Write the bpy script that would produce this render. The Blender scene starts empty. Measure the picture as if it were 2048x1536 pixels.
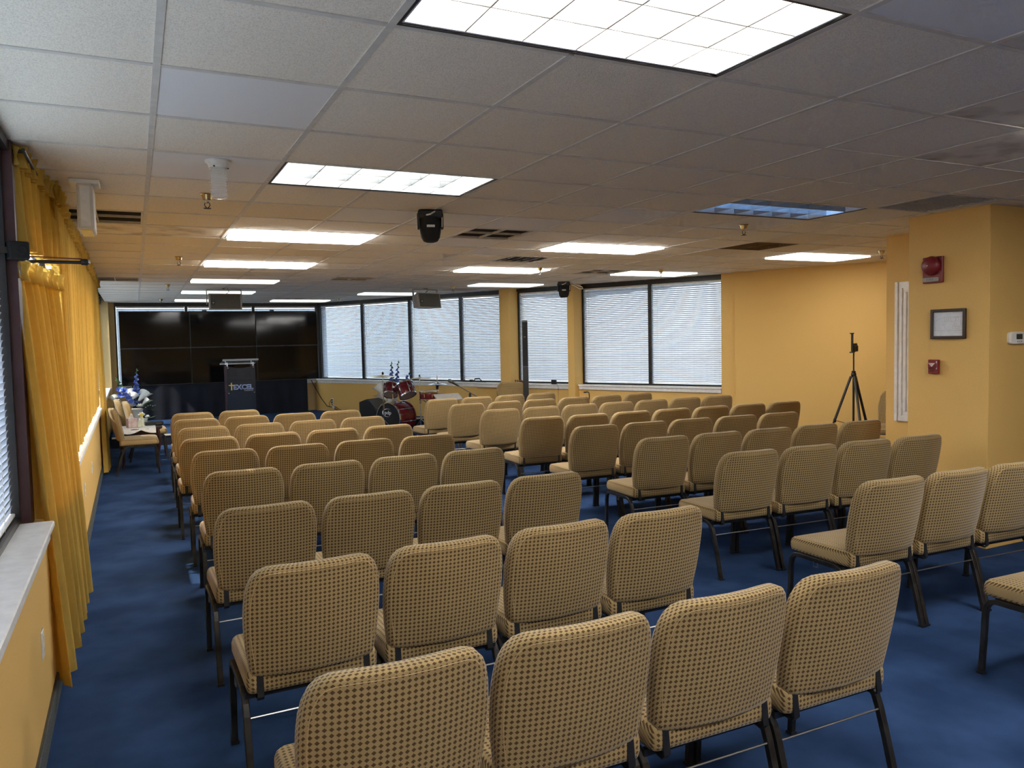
import bpy, math, random
from mathutils import Matrix, Vector
random.seed(7)
PI = math.pi
SC = bpy.context.scene
COL = SC.collection

# ------------------------------------------------------------------ camera
CAM_POS = Vector((-0.71447, -2.23331, 1.65))
F_PX, YAW, PITCH, ROLL = 1548.1, 0.451952, -0.056084, -0.020828
def cam_axes():
    f = Vector((math.sin(YAW), math.cos(YAW), 0)); r = Vector((math.cos(YAW), -math.sin(YAW), 0)); u = Vector((0, 0, 1))
    f2 = f * math.cos(PITCH) + u * math.sin(PITCH); u2 = u * math.cos(PITCH) - f * math.sin(PITCH)
    r3 = r * math.cos(ROLL) + u2 * math.sin(ROLL); u3 = u2 * math.cos(ROLL) - r * math.sin(ROLL)
    return r3, u3, f2
CR, CU, CF = cam_axes()
cd = bpy.data.cameras.new('camera'); cd.sensor_width = 36; cd.sensor_fit = 'HORIZONTAL'; cd.lens = F_PX * 36 / 2048; cd.clip_start = 0.05
cam = bpy.data.objects.new('camera', cd); COL.objects.link(cam)
cam.matrix_world = Matrix(((CR.x, CU.x, -CF.x, CAM_POS.x), (CR.y, CU.y, -CF.y, CAM_POS.y), (CR.z, CU.z, -CF.z, CAM_POS.z), (0, 0, 0, 1)))
SC.camera = cam

# ------------------------------------------------------------------ world, sun, exposure
wd = bpy.data.worlds.new('world'); SC.world = wd; wd.use_nodes = True
nt = wd.node_tree; bg = nt.nodes['Background']
bg.inputs['Color'].default_value = (0.70, 0.86, 1.0, 1); bg.inputs['Strength'].default_value = 1.35
sd = bpy.data.lights.new('sun', 'SUN'); sd.energy = 4.0; sd.angle = 0.02; sd.color = (1.0, 0.93, 0.82)
sun = bpy.data.objects.new('sun', sd); COL.objects.link(sun); sun.location = (-8, 3, 9)
sun.rotation_euler = Vector((0.62, 0.18, -0.76)).to_track_quat('-Z', 'Y').to_euler()
LAMP = 11.0                                   # emission of the fluorescent diffusers
vs = SC.view_settings; vs.view_transform = 'Standard'; vs.look = 'None'; vs.gamma = 1.0; vs.use_curve_mapping = False
vs.exposure = 1.32
cy = SC.cycles; cy.max_bounces = 6; cy.diffuse_bounces = 4; cy.glossy_bounces = 3; cy.transmission_bounces = 4; cy.transparent_max_bounces = 6
cy.caustics_reflective = False; cy.caustics_refractive = False; cy.use_adaptive_sampling = True; cy.adaptive_threshold = 0.07; cy.adaptive_min_samples = 16

# ------------------------------------------------------------------ materials
MATS = {}
def mat(name, col, rough=0.6, metal=0.0, col2=None, scale=20.0, bump=0.0, spec=0.5, detail=4.0, lo=0.35, hi=0.65, coords='Object', emit=None, estr=0.0, transl=0.0, tcol=None, alpha=None):
    m = bpy.data.materials.new(name); m.use_nodes = True; n = m.node_tree.nodes; l = m.node_tree.links
    b = n['Principled BSDF']; out = n['Material Output']
    b.inputs['Roughness'].default_value = rough; b.inputs['Metallic'].default_value = metal
    b.inputs['Specular IOR Level'].default_value = spec
    tc = n.new('ShaderNodeTexCoord'); no = n.new('ShaderNodeTexNoise'); no.inputs['Scale'].default_value = scale; no.inputs['Detail'].default_value = detail
    l.new(tc.outputs[coords], no.inputs['Vector'])
    rp = n.new('ShaderNodeValToRGB'); rp.color_ramp.elements[0].position = lo; rp.color_ramp.elements[1].position = hi
    c2 = col2 or tuple(min(1, c * 1.12 + 0.003) for c in col)
    rp.color_ramp.elements[0].color = (*col, 1); rp.color_ramp.elements[1].color = (*c2, 1)
    l.new(no.outputs['Fac'], rp.inputs['Fac']); l.new(rp.outputs['Color'], b.inputs['Base Color'])
    if bump:
        bp = n.new('ShaderNodeBump'); bp.inputs['Strength'].default_value = bump; bp.inputs['Distance'].default_value = 0.004
        l.new(no.outputs['Fac'], bp.inputs['Height']); l.new(bp.outputs['Normal'], b.inputs['Normal'])
    if emit:
        b.inputs['Emission Color'].default_value = (*emit, 1); b.inputs['Emission Strength'].default_value = estr
    if transl:
        t = n.new('ShaderNodeBsdfTranslucent'); t.inputs['Color'].default_value = (*(tcol or col), 1)
        mx = n.new('ShaderNodeMixShader'); mx.inputs['Fac'].default_value = transl
        l.new(b.outputs[0], mx.inputs[1]); l.new(t.outputs[0], mx.inputs[2]); l.new(mx.outputs[0], out.inputs['Surface'])
    if alpha is not None:
        t = n.new('ShaderNodeBsdfTransparent'); mx = n.new('ShaderNodeMixShader'); mx.inputs['Fac'].default_value = alpha
        l.new(t.outputs[0], mx.inputs[1]); l.new(b.outputs[0], mx.inputs[2]); l.new(mx.outputs[0], out.inputs['Surface'])
    MATS[name] = m; return m

def fabric_mat(name, light, dark, pitch=0.0165, r=0.36):
    m = bpy.data.materials.new(name); m.use_nodes = True; n = m.node_tree.nodes; l = m.node_tree.links
    b = n['Principled BSDF']; b.inputs['Roughness'].default_value = 0.95; b.inputs['Specular IOR Level'].default_value = 0.15
    b.inputs['Sheen Weight'].default_value = 0.3; b.inputs['Sheen Roughness'].default_value = 0.4
    uv = n.new('ShaderNodeUVMap'); uv.uv_map = 'UVMap'
    sep = n.new('ShaderNodeSeparateXYZ'); l.new(uv.outputs['UV'], sep.inputs[0])
    def mth(op, a, bb=None, v=None):
        k = n.new('ShaderNodeMath'); k.operation = op; l.new(a, k.inputs[0])
        if bb is not None: l.new(bb, k.inputs[1])
        elif v is not None: k.inputs[1].default_value = v
        return k.outputs[0]
    def dist(o):
        f = mth('FRACT', mth('MULTIPLY', o, v=1 / pitch)); return mth('ABSOLUTE', mth('SUBTRACT', f, v=0.5))
    s = mth('ADD', dist(sep.outputs['X']), dist(sep.outputs['Y']))
    mr = n.new('ShaderNodeMapRange'); mr.inputs['From Min'].default_value = r - 0.05; mr.inputs['From Max'].default_value = r + 0.05
    l.new(s, mr.inputs['Value'])
    no = n.new('ShaderNodeTexNoise'); no.inputs['Scale'].default_value = 7; tc = n.new('ShaderNodeTexCoord'); l.new(tc.outputs['Object'], no.inputs['Vector'])
    mx = n.new('ShaderNodeMix'); mx.data_type = 'RGBA'; mx.inputs['A'].default_value = (*dark, 1); mx.inputs['B'].default_value = (*light, 1)
    l.new(mr.outputs['Result'], mx.inputs['Factor'])
    hv = n.new('ShaderNodeHueSaturation'); l.new(mx.outputs['Result'], hv.inputs['Color'])
    vr = n.new('ShaderNodeMapRange'); vr.inputs['To Min'].default_value = 0.9; vr.inputs['To Max'].default_value = 1.1; l.new(no.outputs['Fac'], vr.inputs['Value'])
    l.new(vr.outputs['Result'], hv.inputs['Value']); l.new(hv.outputs['Color'], b.inputs['Base Color'])
    n2 = n.new('ShaderNodeTexNoise'); n2.inputs['Scale'].default_value = 900; l.new(tc.outputs['Object'], n2.inputs['Vector'])
    bp = n.new('ShaderNodeBump'); bp.inputs['Strength'].default_value = 0.15; bp.inputs['Distance'].default_value = 0.001
    l.new(n2.outputs['Fac'], bp.inputs['Height']); l.new(bp.outputs['Normal'], b.inputs['Normal'])
    MATS[name] = m; return m

fabric_mat('fabric', (0.400, 0.282, 0.130), (0.100, 0.059, 0.022), r=0.39)
mat('fabric_plain', (0.50, 0.35, 0.17), 0.95, col2=(0.55, 0.39, 0.2), scale=60, spec=0.15)
mat('chair_metal', (0.028, 0.026, 0.024), 0.38, 0.6, col2=(0.06, 0.055, 0.05), scale=14)
mat('steel_rod', (0.35, 0.34, 0.32), 0.3, 0.9)
mat('carpet', (0.016, 0.038, 0.100), 1.0, col2=(0.030, 0.066, 0.160), scale=2.6, detail=9, spec=0.1, bump=0.25, lo=0.38, hi=0.66, coords='Object')
mat('carpet_grey', (0.075, 0.085, 0.085), 1.0, col2=(0.17, 0.18, 0.17), scale=160, bump=0.5, spec=0.1)
mat('wall_yellow', (0.78, 0.495, 0.155), 0.6, col2=(0.81, 0.52, 0.17), scale=90, bump=0.06, spec=0.25)
mat('wall_beige', (0.64, 0.45, 0.20), 0.75, col2=(0.67, 0.48, 0.22), scale=90, bump=0.06, spec=0.25)
mat('tile', (0.74, 0.67, 0.56), 0.95, col2=(0.94, 0.87, 0.75), scale=230, detail=2, bump=0.35, spec=0.15, lo=0.3, hi=0.55)
mat('tile_new', (0.82, 0.81, 0.80), 0.9, col2=(0.88, 0.87, 0.86), scale=260, detail=2, bump=0.15, spec=0.15)
mat('tile_aged', (0.70, 0.60, 0.45), 0.95, col2=(0.86, 0.77, 0.61), scale=230, detail=2, bump=0.3, spec=0.15, lo=0.3, hi=0.55)
mat('tile_stained', (0.48, 0.41, 0.32), 0.95, col2=(0.84, 0.77, 0.66), scale=5, detail=8, bump=0.1, spec=0.15, lo=0.3, hi=0.55)
mat('tbar', (0.66, 0.63, 0.57), 0.5, spec=0.4)
mat('slab', (0.05, 0.05, 0.05), 0.9)
mat('white_paint', (0.80, 0.79, 0.77), 0.35)
mat('white_plastic', (0.78, 0.76, 0.70), 0.4)
mat('cream_plastic', (0.66, 0.62, 0.52), 0.45)
mat('black_frame', (0.012, 0.011, 0.011), 0.35)
mat('maroon_frame', (0.06, 0.018, 0.02), 0.5)
mat('blind', (0.78, 0.81, 0.86), 0.5, transl=0.20, tcol=(0.72, 0.82, 0.98))
mat('blind_brightened', (0.82, 0.83, 0.84), 0.5, transl=0.55, tcol=(0.90, 0.92, 0.95))  # lighter, more translucent copy of blind; extra window glow put into the material
mat('glass', (0.9, 0.95, 1.0), 0.03, alpha=0.10)
mat('curtain', (0.64, 0.44, 0.10), 0.9, col2=(0.70, 0.49, 0.12), scale=30, spec=0.1, transl=0.30, tcol=(0.92, 0.60, 0.13))
mat('black_plastic', (0.012, 0.012, 0.013), 0.4)
mat('black_matte', (0.008, 0.008, 0.009), 0.8)
mat('screen', (0.002, 0.002, 0.003), 0.07, spec=0.3)
mat('navy_cloth', (0.004, 0.006, 0.014), 0.95, col2=(0.007, 0.010, 0.02), scale=4)
mat('chrome', (0.75, 0.75, 0.74), 0.15, 1.0)
mat('brass', (0.60, 0.46, 0.22), 0.25, 1.0)
mat('cymbal', (0.72, 0.62, 0.42), 0.3, 0.9)
mat('drum_red', (0.10, 0.008, 0.012), 0.15, col2=(0.16, 0.016, 0.02), scale=12)
mat('drum_head', (0.62, 0.52, 0.40), 0.5)
mat('fire_red', (0.20, 0.013, 0.02), 0.4, col2=(0.23, 0.016, 0.024))
mat('dark_wood', (0.030, 0.008, 0.006), 0.35, col2=(0.055, 0.014, 0.010), scale=9)
mat('picture_wood', (0.028, 0.014, 0.010), 0.4)
mat('paper', (0.74, 0.78, 0.82), 0.6)
mat('ink', (0.12, 0.13, 0.15), 0.7)
mat('speaker_grey', (0.34, 0.32, 0.29), 0.55)
mat('grille_grey', (0.075, 0.072, 0.062), 0.7)
mat('badge', (0.30, 0.36, 0.55), 0.3)
mat('vent_dark', (0.045, 0.030, 0.022), 0.7)
mat('vent_tan', (0.20, 0.13, 0.07), 0.7)
mat('vent_grey', (0.60, 0.58, 0.53), 0.6)
mat('acrylic', (0.85, 0.9, 0.95), 0.05, alpha=0.28)
mat('lectern_maroon', (0.075, 0.038, 0.042), 0.3)
mat('lectern_panel', (0.035, 0.045, 0.065), 0.12, alpha=0.88)
mat('gold', (0.85, 0.62, 0.16), 0.35)
mat('logo_blue', (0.10, 0.22, 0.62), 0.4)
mat('logo_white', (0.85, 0.87, 0.92), 0.4)
mat('petal_blue', (0.03, 0.06, 0.36), 0.7, col2=(0.22, 0.32, 0.75), scale=25)
mat('petal_white', (0.80, 0.80, 0.74), 0.7, col2=(0.86, 0.86, 0.82), scale=25)
mat('leaf', (0.05, 0.11, 0.03), 0.6, col2=(0.14, 0.22, 0.08), scale=20)
mat('cloth_white', (0.78, 0.77, 0.74), 0.85)
mat('tissue_box', (0.55, 0.36, 0.33), 0.7, col2=(0.70, 0.62, 0.60), scale=16)
mat('spray_yellow', (0.75, 0.62, 0.06), 0.4)
mat('bottle_clear', (0.75, 0.78, 0.62), 0.1, alpha=0.5)
mat('clear_glass', (0.92, 0.94, 0.94), 0.05, alpha=0.30)
mat('brown_thing', (0.22, 0.07, 0.04), 0.6)
mat('wire', (0.02, 0.010, 0.008), 0.5)
mat('lamp_white', (0.9, 0.9, 0.9), 0.4, emit=(1.0, 0.98, 0.95), estr=LAMP)
mat('lamp_cool', (0.9, 0.9, 0.9), 0.4, emit=(0.86, 0.98, 0.97), estr=0.85)
mat('lamp_cream', (0.9, 0.9, 0.85), 0.4, emit=(1.0, 0.95, 0.78), estr=0.72)
mat('lamp_blue', (0.6, 0.7, 0.9), 0.4, emit=(0.28, 0.55, 1.0), estr=1.1)
mat('lamp_soft', (0.9, 0.9, 0.9), 0.4, emit=(1.0, 0.98, 0.95), estr=3.6)
mat('lamp_mid', (0.9, 0.9, 0.9), 0.4, emit=(1.0, 0.98, 0.95), estr=7.0)
mat('tube_white', (0.9, 0.9, 0.9), 0.4, emit=(1.0, 0.98, 0.96), estr=LAMP * 1.5)
mat('tube_cool', (0.9, 0.9, 0.9), 0.4, emit=(0.92, 1.0, 0.98), estr=LAMP * 1.1)
mat('tube_blue', (0.6, 0.7, 0.9), 0.4, emit=(0.25, 0.52, 1.0), estr=7.0)
mat('tube_off', (0.6, 0.6, 0.58), 0.3)
mat('reflector', (0.70, 0.70, 0.70), 0.3)
mat('reflector_dull', (0.45, 0.41, 0.35), 0.35)
mat('lamp_off', (0.32, 0.29, 0.25), 0.35)
mat('louver', (0.80, 0.80, 0.82), 0.35)
mat('blade', (0.30, 0.30, 0.31), 0.35)
mat('lcd', (0.03, 0.04, 0.03), 0.2)

# ------------------------------------------------------------------ mesh helpers
class MB:
    def __init__(s): s.v = []; s.f = []; s.uv = None
    def add(s, vs, fs):
        o = len(s.v); s.v += [tuple(v) for v in vs]; s.f += [tuple(i + o for i in f) for f in fs]; return s
    def box(s, x0, x1, y0, y1, z0, z1, M=None):
        vs = [(x, y, z) for z in (z0, z1) for y in (y0, y1) for x in (x0, x1)]
        if M is not None: vs = [M @ Vector(v) for v in vs]
        return s.add(vs, [(0, 2, 3, 1), (4, 5, 7, 6), (0, 1, 5, 4), (2, 6, 7, 3), (0, 4, 6, 2), (1, 3, 7, 5)])
    def bbox(s, x0, x1, y0, y1, z0, z1, b=0.005, M=None):
        # box with chamfered vertical and horizontal edges (stacked octagons)
        def ring(i, z):
            return [(x0 + i + b, y0 + i, z), (x1 - i - b, y0 + i, z), (x1 - i, y0 + i + b, z), (x1 - i, y1 - i - b, z), (x1 - i - b, y1 - i, z), (x0 + i + b, y1 - i, z), (x0 + i, y1 - i - b, z), (x0 + i, y0 + i + b, z)]
        return s.rings([ring(b * .7, z0), ring(0, z0 + b), ring(0, z1 - b), ring(b * .7, z1)], M=M)
    def rings(s, rs, caps=True, closed=True, M=None):
        n = len(rs[0]); vs = [v for r in rs for v in r]; fs = []
        if M is not None: vs = [M @ Vector(v) for v in vs]
        for k in range(len(rs) - 1):
            for i in range(n if closed else n - 1):
                j = (i + 1) % n; fs.append((k * n + i, k * n + j, (k + 1) * n + j, (k + 1) * n + i))
        if caps: fs.append(tuple(range(n - 1, -1, -1))); fs.append(tuple((len(rs) - 1) * n + i for i in range(n)))
        return s.add(vs, fs)
    def lathe(s, prof, n=24, M=None, caps=True):
        return s.rings([[(r * math.cos(2 * PI * i / n), r * math.sin(2 * PI * i / n), z) for i in range(n)] for r, z in prof], caps, M=M)
    def tube(s, pts, r=0.01, n=8, sq=False, M=None, radii=None):
        P = [Vector(p) for p in pts]; rs = []
        up = None
        for k, p in enumerate(P):
            t = (P[min(k + 1, len(P) - 1)] - P[max(k - 1, 0)]).normalized()
            if up is None:
                a = Vector((1, 0, 0)) if abs(t.x) < 0.9 else Vector((0, 1, 0))
                up = (a - t * a.dot(t)).normalized()
            else:
                up = (up - t * up.dot(t)).normalized()
            w = t.cross(up); rr = radii[k] if radii else r
            if sq:
                rs.append([p + (up * a + w * b) * rr for a, b in ((1, .8), (.8, 1), (-.8, 1), (-1, .8), (-1, -.8), (-.8, -1), (.8, -1), (1, -.8))])
            else:
                rs.append([p + (up * math.cos(2 * PI * i / n) + w * math.sin(2 * PI * i / n)) * rr for i in range(n)])
        return s.rings(rs, M=M)
    def prism(s, poly, z0, z1, M=None):
        return s.rings([[(x, y, z0) for x, y in poly], [(x, y, z1) for x, y in poly]], M=M)
    def grid(s, nu, nv, fn, M=None):
        vs = [Vector(fn(i / nu, j / nv)) for j in range(nv + 1) for i in range(nu + 1)]
        if M is not None: vs = [M @ v for v in vs]
        return s.add(vs, [(j * (nu + 1) + i, j * (nu + 1) + i + 1, (j + 1) * (nu + 1) + i + 1, (j + 1) * (nu + 1) + i) for j in range(nv) for i in range(nu)])
    def mesh(s, name, m, smooth=False, uvf=None, ang=40):
        me = bpy.data.meshes.new(name); me.from_pydata([tuple(v) for v in s.v], [], s.f); me.materials.append(MATS[m])
        if smooth:
            for p in me.polygons: p.use_smooth = True
            try: me.set_sharp_from_angle(angle=math.radians(ang))
            except Exception: pass
        if uvf:
            u = me.uv_layers.new(name='UVMap')
            for lp in me.loops: u.data[lp.index].uv = uvf(me.vertices[lp.vertex_index].co)
        return me
    def obj(s, name, m, parent=None, smooth=False, uvf=None, loc=None, rot=None, ang=40):
        return link(name, s.mesh(name, m, smooth, uvf, ang), parent, loc, rot)
def link(name, me, parent=None, loc=None, rot=None):
    o = bpy.data.objects.new(name, me); COL.objects.link(o)
    if parent: o.parent = parent
    if loc: o.location = loc
    if rot: o.rotation_euler = rot
    return o
def tag(o, label, cat, group=None):
    o['label'] = label; o['category'] = cat
    if group: o['group'] = group
    return o
def thing(name, label, cat, loc=(0, 0, 0), rz=0.0, group=None, scale=None):
    o = bpy.data.objects.new(name, None); COL.objects.link(o); o.empty_display_size = 0.1
    o.location = loc; o.rotation_euler = (0, 0, rz)
    if scale: o.scale = (scale,) * 3
    return tag(o, label, cat, group)
def struct(o, label=None):
    o['kind'] = 'structure'
    if label: o['label'] = label
    return o
def hub(name, loc=(0, 0, 0), rz=0.0):
    o = bpy.data.objects.new(name, None); COL.objects.link(o); o.location = loc; o.rotation_euler = (0, 0, rz); return struct(o)
def dup(root, loc, rz=0.0, label=None, group=None, scale=None):
    r = root.copy(); COL.objects.link(r); r.location = loc; r.rotation_euler = (0, 0, rz)
    if scale: r.scale = (scale,) * 3
    if label: r['label'] = label
    if group: r['group'] = group
    for ch in list(root.children):
        c = ch.copy(); COL.objects.link(c); c.parent = r
        for g in list(ch.children):
            d = g.copy(); COL.objects.link(d); d.parent = c
    return r
def text_obj(name, body, size, m, parent, M, extrude=0.001, align='CENTER', sx=1.0, offset=0.0, spacing=1.0):
    cu = bpy.data.curves.new(name, 'FONT'); cu.body = body; cu.size = size; cu.extrude = extrude; cu.align_x = align; cu.align_y = 'CENTER'
    cu.offset = offset; cu.space_character = spacing; cu.resolution_u = 3
    t = bpy.data.objects.new(name + '_src', cu); COL.objects.link(t)
    dg = bpy.context.evaluated_depsgraph_get(); me = bpy.data.meshes.new_from_object(t.evaluated_get(dg))
    bpy.data.objects.remove(t); bpy.data.curves.remove(cu)
    me.transform(M @ Matrix.Diagonal((sx, 1, 1, 1))); me.materials.clear(); me.materials.append(MATS[m]); me.name = name
    return link(name, me, parent)
def Rx(a): return Matrix.Rotation(a, 4, 'X')
def Ry(a): return Matrix.Rotation(a, 4, 'Y')
def Rz(a): return Matrix.Rotation(a, 4, 'Z')
def Tr(x, y, z): return Matrix.Translation((x, y, z))
def between(a, b):
    a, b = Vector(a), Vector(b); d = b - a
    return Matrix.Translation(a) @ d.to_track_quat('Z', 'Y').to_matrix().to_4x4(), d.length
def to_px(p):
    q = Vector(p) - CAM_POS; z = q.dot(CF)
    if z < 0.05: return None
    return 1024 + F_PX * q.dot(CR) / z, 768 - F_PX * q.dot(CU) / z, z
ORD = ['first', 'second', 'third', 'fourth', 'fifth', 'sixth', 'seventh', 'eighth', 'ninth']

# ------------------------------------------------------------------ the setting
T = 0.6096; H = 2.5765; STAGE = 0.18
LROT = math.atan(0.0075)                       # the left wall runs a hair off the ceiling grid
def LX(s): return -1.115 - 0.0075 * (s - 1.5)
LW_LOC = (LX(0), 0, 0); LW_RZ = LROT + PI / 2  # local x = along the wall (+y), local y = outward (-x)
WALL_ANG = math.atan2(-8.45, 4.27); RW_LOC = (3.05, 15.35, 0)   # local x = along the wall, local y = outward

fl = MB().box(-1.35, 10.2, -6.2, 15.6, -0.08, 0.0).obj('floor', 'carpet'); struct(fl)

# ceiling: slab, tiles, grid bars
ceil = struct(MB().box(-1.45, 10.2, -6.2, 15.8, 2.76, 2.82).obj('ceiling', 'slab'))
LIGHTS = {(0, -1): 'tubes', (0, 3): 'tubes_cool', (0, 7): 'bright', (0, 11): 'bright', (0, 15): 'cream', (0, 19): 'cool', (0, 23): 'cream',
          (5, 3): 'blue', (5, 7): 'bright', (10, 7): 'soft', (5, 11): 'bright', (9, 11): 'cool', (7, 15): 'cool', (5, 19): 'cool', (3, 23): 'cream',
          (0, -5): 'bright', (5, -1): 'mid', (5, -5): 'bright'}  # this row: unseen lights, added to brighten the near and right side
VENTS = {(3, 6): 'dark', (-2, 6): 'dark', (5, 9): 'curved', (3, 14): 'dark', (7, 2): 'grey', (3, -2): 'slot', (8, 6): 'tan', (8, 11): 'dark', (3, 22): 'dark', (-2, 15): 'dark', (7, 17): 'grey'}
skip = set(VENTS)
for (i, j) in LIGHTS: skip |= {(i, j), (i + 1, j)}
POLY = [(-1.35, -6.1), (-1.35, 15.7), (3.15, 15.7), (7.6, 7.0), (9.9, 2.9), (9.9, -6.1)]
def inside(x, y):
    c = False; n = len(POLY)
    for k in range(n):
        (x1, y1), (x2, y2) = POLY[k], POLY[(k + 1) % n]
        if (y1 > y) != (y2 > y) and x < (x2 - x1) * (y - y1) / (y2 - y1) + x1: c = not c
    return c
NEW = {(-1, 1), (2, -2), (4, 4), (3, 5), (2, 5), (6, 4), (3, 7), (-1, 3), (1, 5), (4, 8)}
STAIN = {(-1, 7), (-2, 7), (4, -1), (5, 0)}
AGED = {(-1, j) for j in range(5, 16)} | {(-2, j) for j in range(8, 15)} | {(0, 13), (1, 13), (0, 9), (1, 9), (0, 5), (8, 7), (9, 6), (8, 5)}
cells = []
for i in range(-2, 17):
    for j in range(-10, 26):
        if (i, j) in skip or not inside((i + .5) * T, (j + .5) * T): continue
        c = ((i + .5) * T, (j + .5) * T, H); seen = False
        for dx in (0, .5, 1):
            for dy in (0, .5, 1):
                q = to_px(((i + dx) * T, (j + dy) * T, H))
                if q and -20 < q[0] < 2068 and -20 < q[1] < 1500: seen = True
        cells.append((0 if seen else 1, (Vector(c) - CAM_POS).length, i, j))
cells.sort()
def tile_mb(cx, cy, b=None):
    return (b or MB()).bbox(cx - T / 2 + .009, cx + T / 2 - .009, cy - T / 2 + .009, cy + T / 2 - .009, H + .004, H + .022, 0.004)
tmesh = {k: tile_mb(0, 0).mesh('ceiling_tile', k) for k in ('tile', 'tile_new', 'tile_aged', 'tile_stained')}
rest = MB()
for k, (s_, d_, i, j) in enumerate(cells):
    if k < 290 and s_ == 0:
        kind = 'tile_new' if (i, j) in NEW else 'tile_stained' if (i, j) in STAIN else 'tile_aged' if (i, j) in AGED else 'tile'
        link('ceiling_tile', tmesh[kind], ceil, loc=((i + .5) * T, (j + .5) * T, 0))
    else: tile_mb((i + .5) * T, (j + .5) * T, rest)
ro = rest.obj('ceiling_tiles', 'tile', ceil); ro['kind'] = 'stuff'
def xmax(y):
    return 9.9 if y < 2.9 else (9.9 - (y - 2.9) / 4.1 * 2.3 if y < 7 else 7.6 - (y - 7) / 8.7 * 4.45)
for i in range(-1, 17):
    x = i * T; y1 = 15.5
    while y1 > -5 and x > xmax(y1) - .1: y1 -= .2
    cuts = sorted(j * T for (a, j) in LIGHTS if a + 1 == i and j * T < y1); m = MB(); ya = -6
    for yc in cuts + [99]:
        yb = min(yc, y1)
        if yb > ya: m.box(x - .012, x + .012, ya, yb, H, H + .006).box(x - .003, x + .003, ya, yb, H + .006, H + .04)
        ya = yc + T
    m.obj('grid_runner', 'tbar', ceil)
for j in range(-9, 26):
    y = j * T; x1 = min(xmax(y), 9.9)
    b = MB(); xa = -1.3
    segs = []
    for i in range(-3, 17):
        if (i, j) in LIGHTS or (i, j - 1) in LIGHTS: pass
        segs.append((max(i * T + .012, -1.3), min((i + 1) * T - .012, x1)))
    for a, c in segs:
        if c > a: b.box(a, c, y - .011, y + .011, H + .0005, H + .006)
    b.obj('cross_tee_row', 'tbar', ceil)

# left wall: knee wall, piers, header, carpet base, sills
wl = hub('wall_left', LW_LOC, LW_RZ)
MB().box(-6.2, 15.6, 0, 0.20, 0, 0.86).obj('knee_wall', 'wall_yellow', wl)
MB().box(-6.2, -4.0, 0.0, 0.2, .86, 2.6).obj('end_panel', 'wall_yellow', wl)
MB().box(-6.2, 15.6, 0.06, 0.22, 2.53, 2.75).obj('window_header', 'black_frame', wl)
MB().box(15.0, 15.6, -0.06, 0.22, 0, 2.7).obj('pier', 'wall_beige', wl)
MB().box(1.84, 1.96, 0.05, 0.22, 0.86, 2.6).obj('pier', 'maroon_frame', wl)
bl = hub('baseboard_left', LW_LOC, LW_RZ); MB().box(-6.2, 12.0, -0.012, 0.0, 0, 0.105).obj('carpet_base', 'carpet_grey', bl); MB().box(-6.2, 12.0, -0.010, 0.001, 0.105, 0.110).obj('edge_strip', 'black_frame', bl)
def sill(name, loc, rz, x0, x1, depth_in, depth_out, z=0.88):
    t = hub(name, loc, rz)
    MB().bbox(x0, x1, -depth_in, depth_out, z - .028, z, .006).obj('sill_board', 'white_paint', t)
    MB().bbox(x0 + .01, x1 - .01, -depth_in + .018, -depth_in + .04, z - .085, z - .026, .005).obj('sill_apron', 'white_paint', t)
    return t
sill('trim_1', LW_LOC, LW_RZ, -6.0, 1.80, 0.042, 0.16)
sill('trim_2', LW_LOC, LW_RZ, 3.90, 15.0, 0.042, 0.16)
slat_cache = {}
BL_N = 52
def window(name, loc, rz, x0, x1, z0, z1, blind_label, yb=0.03, tilt=58, fr=0.03, frame_mat='black_frame', make_blind=True, drop=0.0, bmat='blind'):
    w = hub(name, loc, rz); f = MB()
    f.box(x0, x0 + fr, 0.0, 0.07, z0, z1).box(x1 - fr, x1, 0.0, 0.07, z0, z1).box(x0 + fr, x1 - fr, 0.0, 0.07, z0, z0 + .028).box(x0 + fr, x1 - fr, 0.0, 0.07, z1 - .03, z1)
    f.obj('window_frame', frame_mat, w)
    MB().box(x0 + fr, x1 - fr, 0.05, 0.056, z0 + .028, z1 - .03).obj('pane', 'glass', w)
    if not make_blind: return w
    xc = (x0 + x1) / 2; ww = round(x1 - x0 - 2 * fr - .008, 2)
    R = Rz(rz); p = Vector(loc) + R.to_3x3() @ Vector((xc, yb, z0))
    b = thing('window_blind', blind_label, 'blind', p, rz, 'venetian blinds')
    zt = z1 - z0 - .03 - drop
    MB().bbox(-ww / 2, ww / 2, -.014, .014, zt - .03, zt, .003).obj('headrail', 'white_paint', b)
    zb = 0.035
    MB().bbox(-ww / 2, ww / 2, -.013, .013, zb, zb + .014, .003).obj('bottom_rail', 'white_paint', b)
    n = int((zt - .035 - zb - .02) / 0.0305)
    key = (ww, tilt, bmat)
    if key not in slat_cache:
        M = Rx(math.radians(tilt)); m = MB()
        m.grid(1, 4, lambda u, v: (-ww / 2 + ww * u, (v - .5) * .034, .0028 * (1 - (2 * v - 1) ** 2)), M=M)
        m.grid(1, 4, lambda u, v: (-ww / 2 + ww * u, (.5 - v) * .034, .0028 * (1 - (2 * v - 1) ** 2) - .0007), M=M)
        slat_cache[key] = m.mesh('slat', bmat, smooth=True)
    for k in range(n): link('slat', slat_cache[key], b, loc=(0, 0, zb + .034 + k * .0305))
    for sx in (-.38, .38): MB().tube([(sx * ww, -.017, zb), (sx * ww, -.017, zt - .03)], .0014, 4).obj('ladder_cord', 'white_paint', b)
    MB().tube([(-.42 * ww, -.022, zt - .9), (-.42 * ww, -.022, zt - .03)], .003, 6).obj('tilt_wand', 'white_plastic', b)
    return w
WN = [0]
def win(*a, **k):
    WN[0] += 1; return window('window_%d' % WN[0], *a, **k)
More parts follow.
